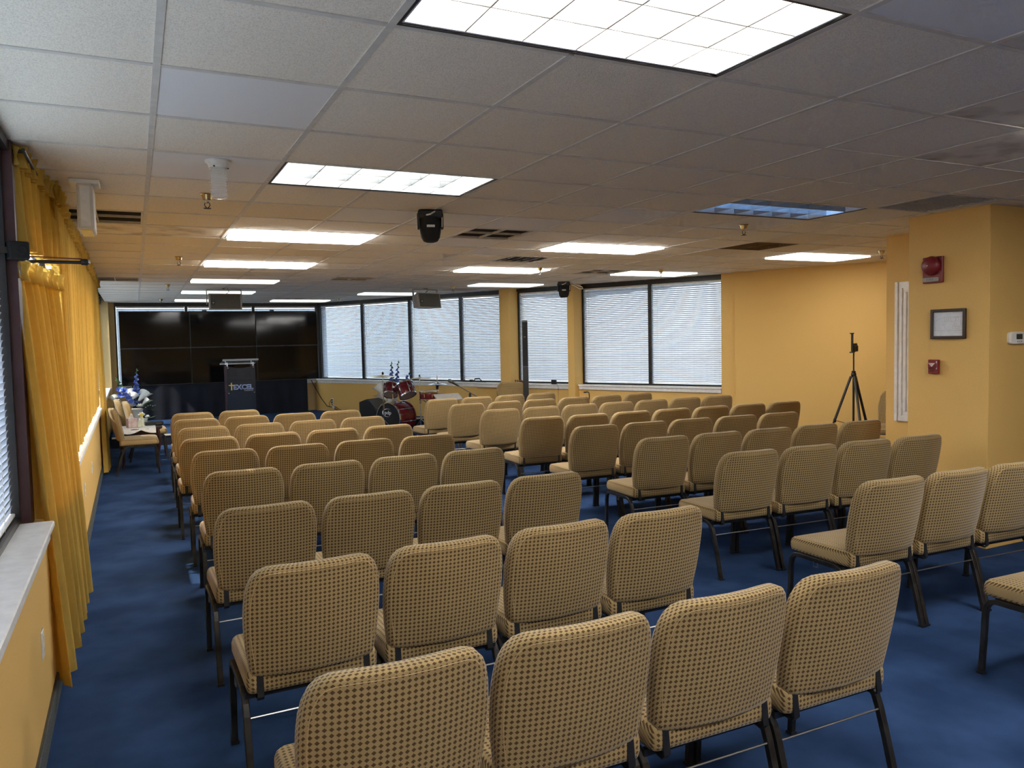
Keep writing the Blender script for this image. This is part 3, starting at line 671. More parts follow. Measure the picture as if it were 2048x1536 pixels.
rod_me = MB().tube([(-.245, -.178, .290), (.245, -.178, .290)], .0035, 6).mesh('cross_rod', 'steel_rod')
hook_me = MB().tube([(-.257, .02, .362), (-.257, .02, .335), (-.257, .05, .335), (-.257, .05, .362)], .003, 5).mesh('ganging_hook', 'steel_rod')
def make_chair():
    t = thing('stacking_chair', '', 'chair')
    link('seat', seat_me, t); b = link('backrest', back_me, t); link('piping', pipe_me, b)
    for k, m in leg_me.items():
        lg = link('leg', m, t); f_, s = k; link('glide', glide_me, lg, loc=(.246 * s, .250 if f_ else -.252, 0))
    for s in (-1, 1): link('back_bracket', brk_me[s], t)
    link('rear_rail', rail_me, t); link('seat_pan', pan_me, t); link('cross_rod', rod_me, t); link('ganging_hook', hook_me, t)
    return t
CHAIR = make_chair(); used = [False]
def chair(x, y, rz, label, group, scale=None, z=0):
    if not used[0]:
        used[0] = True; CHAIR.location = (x, y, z); CHAIR.rotation_euler = (0, 0, rz); CHAIR['label'] = label; CHAIR['group'] = group; return CHAIR
    return dup(CHAIR, (x, y, z), rz, label, group, scale)
def row(cx, cy, ang, n, pitch, lab, group):
    a = math.radians(ang); dx, dy = math.cos(a), math.sin(a); fx, fy = -math.sin(a), math.cos(a)
    for k in range(n):
        t_ = (k - (n - 1) / 2) * pitch; j = random.uniform(-.008, .008)
        chair(cx + dx * t_ + fx * (.287 + j), cy + dy * t_ + fy * (.287 + j), a + random.uniform(-.012, .012), lab % ORD[k], group)
LROWS = [(.63, -.44, -.3, 4, .524), (.63, .59, .8, 4, .525), (.63, 1.69, .5, 4, .53), (.68, 2.90, .2, 4, .535), (.68, 3.94, -1.0, 4, .538), (.64, 4.90, .4, 4, .536), (.66, 5.88, .6, 4, .532), (.65, 6.83, -.8, 4, .528), (.14, 7.72, -1.0, 2, .53)]
for r, (cx, cy, a, n, p_) in enumerate(LROWS):
    row(cx, cy, a, n, p_, 'tan diamond-patterned chair, %s from the curtain aisle, ' + ORD[r] + ' row from camera, left block', 'chairs of the left block')
RROWS = [(3.12, -.47, -2, 1, .53), (3.465, .56, -2.5, 3, .527), (3.825, 1.71, -3.5, 4, .528), (4.075, 2.65, -3.0, 5, .527), (4.075, 3.65, -3.5, 5, .527), (4.575, 4.60, -3.0, 7, .525), (4.62, 5.76, -.4, 7, .527), (4.36, 6.79, 1.0, 6, .53), (3.88, 7.80, 3.5, 4, .54)]
for r, (cx, cy, a, n, p_) in enumerate(RROWS):
    row(cx, cy, a, n, p_, 'tan diamond-patterned chair, %s from the centre aisle, ' + ORD[r] + ' row from camera, right block', 'chairs of the right block')
chair(-.745, 9.20, -PI / 2 + .02, 'tan side chair nearest the camera by the curtains, before the small table', 'side chairs')
chair(-.60, 10.48, -PI / 2 + .03, 'tan side chair just beyond the small dark table', 'side chairs')
chair(-.72, 11.12, -PI / 2 - .02, 'tan side chair farthest from the camera, next to the flowers', 'side chairs')
def plain_chair(x, y, rz, label, scale):
    t = chair(x, y, rz, label, 'tan chairs by the walls', scale)
    return t
plain_chair(5.06, 9.62, PI - .35, 'tan chair facing the room, by first pilaster left of column speaker', 1.06)
plain_chair(7.74, 4.32, 1.9, 'tan chair at the yellow wall, mostly hidden behind alcove wall', 1.05)

# ------------------------------------------------------------------ stage and screen wall
t = thing('stage', 'low carpeted stage platform in front of the screen wall', 'stage', (0, 0, 0))
MB().prism([(-1.12, 12.12), (4.50, 12.12), (2.90, 15.28), (2.90, 15.38), (-1.12, 15.38)], 0.0, STAGE).obj('deck', 'carpet', t)
MB().bbox(-1.12, 4.50, 12.10, 12.125, STAGE - .022, STAGE + .006, .004).obj('edge_trim', 'cream_plastic', t)
MB().box(-1.12, 4.50, 12.108, 12.121, 0, STAGE - .022).obj('riser', 'navy_cloth', t)
names = [['lower left black screen of the screen wall', 'lower middle black screen behind the lectern', 'lower right black screen of the screen wall'], ['upper left black screen of the screen wall', 'upper middle black screen of the screen wall', 'upper right black screen of the screen wall']]
for r in range(2):
    for c in range(3):
        w_, h_ = 1.3064, .748
        t = thing('screen', names[r][c], 'screen', (-.98 + 1.307 * (c + .5), 15.12, .892 + .749 * r), random.uniform(-.006, .006), 'six screens of the screen wall')
        tl = random.uniform(-.012, .008); M = Rx(tl)
        MB().bbox(-w_ / 2, w_ / 2, -.012, .05, 0, h_, .006, M=M).obj('bezel', 'black_plastic', t)
        MB().box(-w_ / 2 + .010, w_ / 2 - .010, -.0145, -.012, .016, h_ - .010, M=M).obj('display', 'screen', t)
        MB().box(-w_ / 2 + .02, w_ / 2 - .02, -.0155, -.0125, .002, .0045, M=M).obj('highlight_strip', 'chair_metal', t)  # thin strip modelled in place of a highlight along the bezel bottom
        MB().box(-.22, .22, .05, .09, .15, .60, M=M).obj('wall_mount', 'black_frame', t)
for x, l in ((.62, 'tiny camera clip on top of the upper middle screen'), (1.98, 'tiny camera clip on top of the upper right screen')):
    t = thing('webcam', l, 'camera', (x, 15.13, 2.385), 0, 'cameras on the screens'); MB().bbox(-.045, .045, -.02, .02, 0, .03, .006).obj('body', 'black_plastic', t); MB().lathe([(.01, 0), (.01, .006)], 10, M=Tr(0, -.02, .015) @ Rx(PI / 2)).obj('lens', 'screen', t)
t = thing('screen_stand', 'black stand rails carrying the screen wall', 'stand', (0, 15.22, STAGE))
for x in (-.30, .98, 2.28): MB().box(x - .04, x + .04, .02, .08, 0, 2.0).obj('post', 'black_frame', t)
for z in (.95, 1.7): MB().box(-.6, 2.6, .0, .03, z, z + .06).obj('rail', 'black_frame', t)
sk = MB(); fn = lambda u, v: (-.80 + 3.48 * u, 15.12 + .018 * math.sin(u * 70) * (.4 + .6 * v) + .01 * math.sin(u * 23), .895 - (.895 - STAGE - .004) * v)
sk.grid(150, 6, fn); sk.grid(150, 6, lambda u, v: (lambda q: (q[0], q[1] + .004, q[2]))(fn(1 - u, v)))
tag(sk.obj('stage_skirt', 'navy_cloth', None, True, ang=180), 'dark navy cloth skirt hanging below the screens', 'cloth')

# ------------------------------------------------------------------ lectern
t = thing('lectern', 'acrylic lectern with dark sides and gold and blue logo', 'lectern', (1.075, 13.3, STAGE), .03)
for s in (-1, 1):
    MB().bbox(s * .247 - .016, s * .247 + .016, -.03, .25, .02, 1.10, .004).obj('side_panel', 'lectern_maroon', t)
    for z in (.58, 1.06): MB().lathe([(.012, 0), (.012, .012), (.004, .014)], 12, M=Tr(s * .232, -.055, z) @ Rx(PI / 2)).obj('standoff', 'chrome', t)
    for z, y in ((1.115, -.02), (1.15, .20)): MB().lathe([(.012, -.03), (.012, .05), (.015, .055)], 10, M=Tr(s * .235, y, z)).obj('tray_post', 'chrome', t)
pp = [(-.258, .03), (.258, .03), (.258, 1.09)] + [(.22 - .44 * k / 12, 1.09 - .035 * math.sin(PI * k / 12)) for k in range(13)] + [(-.258, 1.09)]
MB().prism(pp, .036, .046, M=Rx(PI / 2)).obj('front_panel', 'lectern_panel', t)
MB().bbox(-.23, .23, -.02, .24, .86, .872, .003).obj('inner_shelf', 'acrylic', t)
MB().bbox(-.205, .205, -.035, -.02, .845, .885, .006).obj('shelf_lip', 'white_paint', t)
MB().bbox(-.325, .325, -.10, .33, -.006, .006, .003, M=Tr(0, 0, 1.185) @ Rx(-.16)).obj('reading_tray', 'acrylic', t)
MB().bbox(-.325, .325, -.115, -.098, -.004, .028, .004, M=Tr(0, 0, 1.185) @ Rx(-.16)).obj('tray_lip', 'acrylic', t)
MB().bbox(-.325, .325, .325, .335, -.010, .010, .003, M=Tr(0, 0, 1.185) @ Rx(-.16)).obj('tray_edge', 'white_paint', t)
MB().bbox(-.33, .33, -.12, .34, 0, .02, .004).obj('base_plate', 'lectern_maroon', t)
FRONT = Rx(PI / 2)
MB().box(-.186, -.166, -.053, -.047, .640, .780).box(-.226, -.126, -.053, -.047, .722, .742).obj('cross_mark', 'gold', t)
text_obj('logo_outline', 'EXCEL', .125, 'logo_white', t, Tr(.035, -.049, .690) @ FRONT, .001, sx=1.0, offset=.004)
text_obj('logo_text', 'EXCEL', .125, 'logo_blue', t, Tr(.035, -.051, .690) @ FRONT, .001, sx=1.0)
text_obj('logo_subtext', 'CHURCH', .034, 'logo_white', t, Tr(.135, -.050, .625) @ FRONT, .001, spacing=1.25)
t2 = thing('papers', 'stack of papers and cloth on the lectern shelf', 'papers', (1.04, 13.38, STAGE + .872), .1)
MB().bbox(-.14, .10, -.08, .08, 0, .03, .004).obj('paper_stack', 'paper', t2); MB().bbox(.0, .06, .0, .05, .03, .17, .01).obj('box', 'fabric_plain', t2)
MB().lathe([(.02, .03), (.045, .06), (.05, .10), (.02, .13)], 14, M=Tr(.09, -.01, -.02)).obj('cloth_bundle', 'cloth_white', t2, True)

# ------------------------------------------------------------------ drums
BD = Vector((3.33, 11.22, 0)); AX = Vector((.864, .498, 0))
t = thing('bass_drum', 'dark red bass drum with black front head, two toms mounted', 'drum', BD, math.atan2(AX.y, AX.x))
MX = Tr(0, 0, .30) @ Ry(PI / 2)    # drum axis along local +x
MB().lathe([(.272, .02), (.275, .03), (.275, .40), (.272, .41)], 40, M=MX).obj('shell', 'drum_red', t, True)
MB().lathe([(.262, -.002), (.262, .006), (.02, -.004), (.001, -.004)][::-1], 40, M=MX).obj('front_head', 'black_matte', t, True)
for x0 in (-.008, .40): MB().lathe([(.274, x0), (.288, x0), (.290, x0 + .016), (.288, x0 + .034), (.277, x0 + .034), (.274, x0)], 40, M=MX, caps=False).obj('hoop', 'chrome' if x0 < 0 else 'drum_red', t, True)
for k in range(8):
    a = k * PI / 4 + .2
    lg = MB().bbox(.09, .15, -.010, .010, .276, .298, .004, M=Tr(0, 0, .30) @ Rx(a)).bbox(.26, .32, -.010, .010, .276, .298, .004, M=Tr(0, 0, .30) @ Rx(a)).obj('lug', 'chrome', t)
    MB().tube([(-.01, 0, .300), (.42, 0, .300)], .004, 6, M=Tr(0, 0, .30) @ Rx(a)).obj('tension_rod', 'chrome', t)
for s in (-1, 1): MB().tube([(.12, s * .20, .12), (.06, s * .36, .0)], .008, 8).obj('spur', 'chrome', t)
LG = Matrix(((0, 0, -1, -.008), (-1, 0, 0, 0), (0, 1, 0, .40), (0, 0, 0, 1)))
text_obj('logo_text', 'pdp', .095, 'logo_white', t, LG, .001, sx=1.15)
arc = MB(); arc.grid(20, 1, lambda u, v: ((.115 + .02 * v * math.sin(PI * u)) * math.cos(1.0 + u * 4.2) * 1.0, (.068 + .012 * v * math.sin(PI * u)) * math.sin(1.0 + u * 4.2), .001), M=LG).obj('logo_arc', 'logo_white', t)
def tom(x, y, z, r, d, tiltx, tilty, name='tom'):
    M = Tr(x, y, z) @ Rz(-math.atan2(AX.y, AX.x)) @ Rx(tiltx) @ Ry(tilty)
    p = MB().lathe([(r - .004, -d / 2), (r, -d / 2 + .01), (r, d / 2 - .01), (r - .004, d / 2)], 28, M=M).obj(name, 'drum_red', t, True)
    for s in (-1, 1):
        MB().lathe([(r + .001, s * d / 2 - .012), (r + .010, s * d / 2 - .012), (r + .010, s * d / 2 + .012), (r - .004, s * d / 2 + .014), (r - .004, s * d / 2 + .005)], 28, M=M, caps=False).obj('hoop', 'chrome', p, True)
        MB().lathe([(r - .003, s * d / 2 + .002 * s), (.001, s * d / 2 + .003 * s)], 28, M=M).obj('drumhead', 'drum_head', p)
    for k in range(6):
        a = k * PI / 3
        MB().bbox(-.008, .008, r, r + .018, -.03, .03, .003, M=M @ Rz(a)).tube([(0, r + .012, -d / 2), (0, r + .012, d / 2)], .003, 5, M=M @ Rz(a)).obj('lug', 'chrome', p)
    MB().lathe([(.022, 0), (.022, .004), (.012, .005), (.012, .003)], 16, M=M @ Rz(PI + .2) @ Tr(0, r, 0) @ Rx(-PI / 2)).obj('badge', 'chrome', p)
tom(.19, .10, .80, .128, .20, -.5, .25); tom(.27, -.20, .80, .152, .23, -.5, -.15)
MB().tube([(.16, .02, .57), (.16, .02, .86)], .013, 8).tube([(.16, .02, .80), (.13, .10, .80)], .009, 8).tube([(.16, .02, .82), (.25, -.05, .80)], .009, 8).obj('tom_mount', 'chrome', t)
def stand(name, label, x, y, h, cat, parts, group='drum hardware', r=.008, spread=.28):
    s = thing(name, label, cat, (x, y, 0), random.uniform(0, 2), group)
    MB().tube([(0, 0, .03), (0, 0, h * .55)], r * 1.3, 8).obj('lower_tube', 'chrome', s); MB().tube([(0, 0, h * .5), (0, 0, h)], r * .8, 8).obj('upper_tube', 'chrome', s)
    MB().lathe([(r * 2.2, h * .54), (r * 2.2, h * .57), (r, h * .58)], 10).obj('clamp', 'chrome', s)
    for k in range(3):
        a = k * 2 * PI / 3; MB().tube([(0, 0, .30), (spread * math.cos(a), spread * math.sin(a), .012)], r * .8, 6).obj('leg', 'chrome', s)
        MB().lathe([(.013, 0), (.015, .008), (.008, .03)], 8, M=Tr(spread * math.cos(a), spread * math.sin(a), 0)).obj('rubber_foot', 'black_plastic', s)
    return s
CYM = lambda r: [(.001, .030), (.012, .029), (.028, .024), (.04, .014), (r * .6, .004), (r, -.008), (r, -.0095), (r * .6, .0025), (.04, .012), (.001, .027)]
s = stand('crash_cymbal', 'brass crash cymbal on stand at left of the drum kit', 3.18, 10.98, 1.10, 'cymbal', 0); MB().lathe(CYM(.205), 32, M=Tr(0, 0, 1.075) @ Rx(.06)).obj('cymbal', 'cymbal', s, True); MB().lathe([(.016, 1.095), (.018, 1.13), (.008, 1.15)], 10).obj('felt_nut', 'black_plastic', s)
s = stand('ride_cymbal', 'thin cymbal on tall stand in the middle of drum kit', 3.79, 10.78, 1.06, 'cymbal', 0); MB().lathe(CYM(.20), 32, M=Tr(0, 0, 1.02) @ Ry(.08)).obj('cymbal', 'cymbal', s, True); MB().lathe([(.014, 1.045), (.016, 1.07), (.008, 1.08)], 10).obj('felt_nut', 'black_plastic', s)
s = stand('hi_hat', 'silver hi-hat cymbals on stand at right of drum kit', 3.92, 10.25, 1.08, 'cymbal', 0); MB().lathe(CYM(.18), 32, M=Tr(0, 0, .935)).obj('top_cymbal', 'chrome', s, True); MB().lathe(CYM(.18), 32, M=Tr(0, 0, .915) @ Rx(PI)).obj('bottom_cymbal', 'chrome', s, True); MB().lathe([(.02, .84), (.024, .90), (.012, .91)], 10).obj('clutch', 'black_plastic', s)
s = stand('snare_drum', 'dark red snare drum on a stand behind chairs', 3.84, 10.46, .60, 'drum', 0)
p = MB().lathe([(.160, .66), (.163, .67), (.163, .79), (.160, .80)], 32).obj('shell', 'drum_red', s, True)
for z in (.665, .795): MB().lathe([(.164, z - .012), (.173, z - .012), (.173, z + .012), (.160, z + .014), (.160, z + .004)], 32, caps=False).obj('hoop', 'chrome', p, True)
MB().lathe([(.160, .800), (.001, .801)], 32).obj('drumhead', 'drum_head', p)
for k in range(8): MB().bbox(-.007, .007, .163, .178, .70, .76, .003, M=Rz(k * PI / 4)).obj('lug', 'chrome', p)
for k in range(3): MB().tube([(0, 0, .58), (.15 * math.cos(k * 2.1), .15 * math.sin(k * 2.1), .655)], .007, 6).obj('basket_arm', 'chrome', s)
s = stand('drum_throne', 'round brown padded drum throne behind the kit', 4.15, 11.0, .62, 'stool', 0, r=.012); MB().lathe([(.02, .62), (.20, .625), (.225, .645), (.225, .69), (.20, .715), (.10, .722), (.001, .722)], 32).obj('seat_cushion', 'brown_thing', s, True)
s = thing('kick_pedal', 'small chrome kick pedal behind the bass drum', 'pedal', BD + AX * .60, math.atan2(AX.y, AX.x), 'drum hardware')
MB().box(-.12, .16, -.045, .045, 0, .01).obj('base_plate', 'black_plastic', s); MB().box(-.10, .15, -.04, .04, -.004, .004, M=Tr(0, 0, .06) @ Ry(.25)).obj('footboard', 'chrome', s)
for k in (-1, 1): MB().tube([(-.12, k * .05, 0), (-.10, k * .05, .20)], .009, 8).obj('post', 'chrome', s)
MB().tube([(-.10, -.06, .20), (-.10, .06, .20)], .008, 8).obj('axle', 'chrome', s); MB().tube([(-.10, 0, .20), (-.14, 0, .36)], .006, 6).obj('beater', 'chrome', s)
t = thing('wedge_monitor', 'black wedge floor monitor left of the bass drum', 'speaker', (3.62, 13.05, STAGE), -.9)
MB().prism([(-.20, 0), (.22, 0), (.22, .12), (-.02, .36), (-.20, .30)], -.27, .27, M=Rx(PI / 2)).obj('cabinet', 'black_plastic', t); MB().bbox(-.12, .12, -.25, .25, -.004, .006, .003, M=Tr(.105, 0, .245) @ Ry(PI / 4)).obj('grille', 'grille_grey', t)

# ------------------------------------------------------------------ microphones, music desk, column speaker
def mic_stand(name, label, x, y, h, boom, rz=0):
    t = thing(name, label, 'microphone', (x, y, 0), rz, 'microphone stands')
    MB().lathe([(.14, 0), (.14, .012), (.02, .02)], 24).obj('base', 'black_plastic', t); MB().tube([(0, 0, .02), (0, 0, h)], .009, 8).obj('pole', 'black_plastic', t)
    MB().lathe([(.012, h - .05), (.02, h - .04), (.02, h + .01), (.01, h + .02)], 10).obj('clutch', 'black_plastic', t)
    a, b = boom; MB().tube([a, b], .007, 8).obj('boom', 'black_plastic', t)
    M, L = between(b, Vector(b) + (Vector(b) - Vector(a)).normalized() * .16)
    MB().lathe([(.010, -.02), (.014, 0), (.018, .10), (.022, .105)], 12, M=M).obj('mic_body', 'black_plastic', t, True); MB().lathe([(.022, .105), (.028, .125), (.027, .15), (.016, .168), (.001, .172)], 14, M=M).obj('mic_grille', 'grille_grey', t, True)
mic_stand('microphone_stand', 'black microphone on boom stand in front of the far blinds', 3.84, 8.62, .85, ((.13, -.05, .79), (-.16, .09, .985)))
t = thing('gooseneck_stand', 'thin black gooseneck stand behind right block chairs', 'stand', (5.375, 7.675, 0), 0); MB().lathe([(.10, 0), (.10, .012), (.015, .02)], 18).obj('base', 'black_plastic', t)
MB().tube([(0, 0, .02), (0, 0, .70), (.005, 0, .80), (0, 0, .845), (-.025, 0, .858), (-.06, 0, .85)], .008, 8).obj('neck', 'black_plastic', t, True); MB().bbox(-.09, -.05, -.012, .012, .845, .865, .004).obj('clip', 'black_plastic', t)
t = thing('music_stand', 'light grey music desk right of the drum kit', 'music stand', (3.76, 9.24, 0), .1)
MB().bbox(-.25, .20, -.008, .008, -.06, .12, .004, M=Tr(0, 0, .76) @ Rx(-1.05)).obj('desk', 'speaker_grey', t); MB().tube([(0, .03, .02), (0, .03, .76)], .01, 8).obj('pole', 'black_plastic', t)
for k in range(3): MB().tube([(0, .03, .22), (.24 * math.cos(k * 2.09), .03 + .24 * math.sin(k * 2.09), .01)], .008, 6).obj('leg', 'black_plastic', t)
t = thing('column_speaker', 'tall slim black column loudspeaker in front of the blinds', 'speaker', (4.95, 8.92, 0), -.5)
MB().bbox(-.20, .20, -.20, .20, 0, .42, .01).obj('bass_unit', 'black_plastic', t); MB().bbox(-.044, .044, -.05, .05, .42, 1.22, .004).obj('lower_column', 'black_plastic', t); MB().bbox(-.044, .044, -.05, .05, 1.224, 1.965, .004).obj('upper_column', 'black_plastic', t)
MB().box(-.034, .034, -.054, -.049, 1.25, 1.94).obj('grille', 'black_matte', t); MB().box(-.015, .012, -.056, -.052, 1.70, 1.706).obj('name_strip', 'steel_rod', t)
# things on and at the right window sills (wall frame)
def onR(s, d, z):
    a = WALL_ANG; return Vector((RW_LOC[0] + math.cos(a) * s + math.sin(a) * d, RW_LOC[1] + math.sin(a) * s - math.cos(a) * d, z))
t = thing('cable_bundle', 'black cables and clutter lying on the sill left of first pilaster', 'cables', onR(4.56, .09, .88), WALL_ANG)
MB().tube([(-.34, .02, .012), (-.2, -.02, .014), (-.05, .02, .012), (.1, -.01, .014), (.3, .01, .012)], .011, 6).obj('cable', 'black_plastic', t, True); MB().tube([(.0, 0, .02), (.03, 0, .06), (.13, 0, .07), (.20, 0, .02)], .011, 6).obj('strap', 'black_plastic', t, True); MB().bbox(-.10, -.02, -.02, .02, .0, .045, .006).obj('adapter_brick', 'black_plastic', t)
for k in range(5):
    tag(MB().lathe([(.012, 0), (.015, .01), (.008, .03), (.013, .045), (.006, .062), (.001, .064)], 8).obj('figurine', 'brown_thing', None, True, loc=onR(5.545 + .045 * k, .14, .88)), 'tiny reddish-brown figurine on sill by first pilaster, %s from left' % ORD[k], 'figurine', 'figurines on the sill')
t = thing('power_adapter', 'black power adapter hanging at sill between the pilasters', 'adapter', onR(6.45, .165, .88), WALL_ANG)
MB().bbox(-.05, .05, -.035, .0, .0, .075, .006).obj('brick', 'black_plastic', t); MB().tube([(.05, -.02, .03), (.10, -.035, -.05), (.09, -.03, -.5)], .003, 5).obj('cord', 'black_plastic', t, True)
o = outlet(onR(.50, .1215, .40), WALL_ANG, 'white outlet with dark plugs below first window right of screens')
for z in (-.024, .024): MB().bbox(-.018, .018, -.04, -.008, z - .012, z + .012, .003).obj('plug', 'black_plastic', o)
t = thing('power_cables', 'dark cords trailing down the yellow wall beside the screens', 'cord', (0, 0, 0))
MB().tube([onR(-.12, .20, .86), onR(-.02, .16, .66), onR(.14, .14, .44), onR(.33, .14, .28), onR(.52, .14, .26), onR(.62, .15, .22), onR(.78, .16, .19), onR(1.3, .18, .19)], .008, 6).obj('main_cord', 'wire', t, True)
MB().tube([onR(.49, .16, .42), onR(.44, .17, .36), onR(.42, .15, .27)], .005, 6).obj('plug_cord', 'wire', t, True)
MB().tube([onR(.50, .16, .38), onR(.53, .17, .32), onR(.62, .16, .28), onR(.85, .16, .195)], .005, 6).obj('charger_cord', 'wire', t, True)
tag(MB().bbox(-.035, .035, -.03, .0, -.04, .04, .006).obj('charger', 'white_plastic', None, False, loc=onR(.56, .135, .275), rot=(0, .5, WALL_ANG)), 'white charger brick hanging below the plugged outlet', 'charger')

# ------------------------------------------------------------------ flowers
def petal_lathe(n, r, h, m, parent, name, M, seed=0):
    b = MB()
    for k in range(n):
        a = 2 * PI * k / n + seed
        b.grid(3, 4, lambda u, v: ((u - .5) * r * 1.3 * math.sin(PI * min(.95, v + .12)), r * (v ** .7) * (.9 - .25 * abs(u - .5)), h * v * (1 - .35 * v)), M=M @ Rz(a))
    return b.obj(name, m, parent, True, ang=180)
def gladiolus(parent, base, tip, n, seed, green_from=.72):
    rnd = random.Random(seed); a, b = Vector(base), Vector(tip)
    MB().tube([a, a.lerp(b, .5) + Vector((.01, 0, 0)), b], .006, 6, radii=[.007, .006, .003]).obj('stem', 'leaf', parent, True)
    for k in range(n):
        f_ = .22 + .78 * k / n; p = a.lerp(b, f_); r = .062 * (1.10 - f_) + .016
        M = Tr(*p) @ Rz(rnd.uniform(-.6, .6) + (PI * .5 if k % 2 else -PI * .5) + 2.6) @ Rx(1.0)
        petal_lathe(5, r, r * 1.1, 'leaf' if f_ > green_from else 'petal_blue', parent, 'floret' if f_ <= green_from else 'bud', M, rnd.random())
def lily(parent, p, rz, s=1.0):
    M = Tr(*p) @ Rz(rz) @ Rx(-.9)
    MB().grid(14, 6, lambda u, v: ((.012 + .055 * v ** 1.5) * s * math.cos(2 * PI * u) * 1.1, (.012 + .055 * v ** 1.5) * s * math.sin(2 * PI * u), (.13 * v + .06 * v * v * max(0, math.cos(2 * PI * u - PI / 2))) * s), M=M).obj('lily', 'petal_white', parent, True, ang=180)
def rose(parent, p, s, m='petal_white'):
    for k in range(3): petal_lathe(6 - k, s * (1 - .25 * k), s * (.7 + .35 * k), m, parent, 'rose', Tr(*p), k * .5)
def leaf(parent, a, b, w, m='leaf'):
    a, b = Vector(a), Vector(b); M, L = between(a, b)
    MB().grid(2, 6, lambda u, v: ((u - .5) * w * math.sin(PI * (v * .9 + .07)), .02 * v * v + abs(u - .5) * w * .3, L * v), M=M).obj('leaf', m, parent, True, ang=180)
t = thing('flower_arrangement', 'tall blue and white flower arrangement behind the side chairs', 'flowers', (-.74, 13.75, STAGE))
MB().lathe([(.09, 0), (.10, .02), (.07, .10), (.10, .28), (.12, .34), (.10, .35)], 20).obj('vase', 'white_plastic', t, True)
gladiolus(t, (0.0, 0, .50), (.04, 0, 1.10), 11, 4, .80)
lily(t, (-.03, -.05, .55), .4, 1.4); lily(t, (.05, -.07, .50), -.8, 1.6); lily(t, (.10, -.05, .42), -1.2, 1.1)
petal_lathe(6, .07, .06, 'petal_blue', t, 'blossom', Tr(.02, -.08, .46)); petal_lathe(6, .06, .06, 'petal_blue', t, 'blossom', Tr(-.04, -.08, .42))
rose(t, (-.05, -.08, .40), .07); rose(t, (.06, -.10, .38), .08)
rnd = random.Random(3)
for k in range(14):
    a = -.5 + k * .10; leaf(t, (.10, -.06, .38), (.10 + .30 * math.cos(a), -.08 - .06 * rnd.random(), .38 + .26 * math.sin(a)), .016)
for k in range(6): petal_lathe(4, .016, .02, 'petal_white', t, 'small_bloom', Tr(.12 + .04 * k, -.12, .36 + .05 * rnd.random()))
t = thing('flower_arrangement', 'blue and white flowers half hidden by the last curtain', 'flowers', (-.95, 13.3, STAGE))
MB().lathe([(.08, 0), (.09, .02), (.06, .10), (.09, .28), (.10, .34), (.09, .35)], 20).obj('vase', 'white_plastic', t, True)
gladiolus(t, (.02, 0, .62), (-.10, 0, .98), 7, 9, .30)
for k, (x, z, r) in enumerate([(-.04, .72, .075), (.04, .70, .07), (-.02, .62, .08), (.10, .56, .07), (.06, .62, .06), (.14, .50, .06)]): petal_lathe(6, r, r, 'petal_blue', t, 'blossom', Tr(x, -.06, z) @ Rx(.9), k)
lily(t, (.12, -.05, .52), -.5, 1.3); lily(t, (.0, -.10, .66), .2, .9); lily(t, (-.10, -.08, .50), .3, 1.2); rose(t, (-.08, -.06, .58), .07)
t = thing('rose_vase', 'small white rose bunch above the side table', 'flowers', (-.62, 12.55, STAGE))
MB().lathe([(.05, 0), (.06, .02), (.04, .10), (.05, .22), (.06, .26)], 16).obj('vase', 'white_plastic', t, True)
rose(t, (-.04, 0, .30), .075); rose(t, (.05, -.02, .27), .055); leaf(t, (.02, 0, .24), (.19, 0, .27), .05); leaf(t, (0, 0, .22), (.10, -.05, .19), .05)
t = thing('flower_arrangement', 'tall blue gladiolus spikes in white vase behind the drums', 'flowers', (3.62, 11.88, 0))
MB().lathe([(.09, 0), (.10, .02), (.07, .15), (.11, .45), (.10, .60), (.07, .64)], 20).obj('vase', 'white_plastic', t, True)
gladiolus(t, (.0, 0, .70), (.00, .0, 1.31), 11, 21, .78); gladiolus(t, (.06, 0, .66), (.13, -.03, 1.33), 11, 22, .75); gladiolus(t, (.10, 0, .70), (.36, -.12, 1.13), 8, 23, .86)
for x, z in ((.06, .78), (.0, .74), (.12, .74)): petal_lathe(6, .08, .07, 'petal_blue', t, 'blossom', Tr(x, -.05, z) @ Rx(.8))
lily(t, (-.15, .0, .70), .6, 1.5); lily(t, (-.13, -.04, .58), .9, 1.4); leaf(t, (-.10, 0, .55), (-.22, -.05, .42), .07, 'petal_white')

# ------------------------------------------------------------------ side table and what lies on it
TB = (-.70, 9.82, 0)
t = thing('side_table', 'small dark carved wood table between the side chairs', 'table', TB)
MB().rings([[(.29 * math.copysign(abs(math.cos(a)) ** .6, math.cos(a)) * k, .27 * math.copysign(abs(math.sin(a)) ** .6, math.sin(a)) * k, z) for a in [2 * PI * i / 32 for i in range(32)]] for k, z in ((.96, .515), (1.0, .522), (1.0, .535), (.97, .545))]).obj('table_top', 'dark_wood', t)
for a, b, c, d in ((-.24, .24, -.225, -.205), (-.24, .24, .205, .225)): MB().prism([(a, .515), (b, .515), (b, .40), (b * .5, .44), (0, .42), (a * .5, .44), (a, .40)], c, d, M=Rx(PI / 2) @ Matrix.Diagonal((1, 1, -1, 1))).obj('apron', 'dark_wood', t)
for s in (-1, 1): MB().box(s * .235 - .01, s * .235 + .01, -.21, .21, .42, .515).obj('apron', 'dark_wood', t)
for sx in (-1, 1):
    for sy in (-1, 1): MB().tube([(sx * .225, sy * .205, .52), (sx * .24, sy * .22, .36), (sx * .21, sy * .19, .12), (sx * .23, sy * .21, .0)], .02, 8, radii=[.026, .028, .018, .016]).obj('leg', 'dark_wood', t, True)
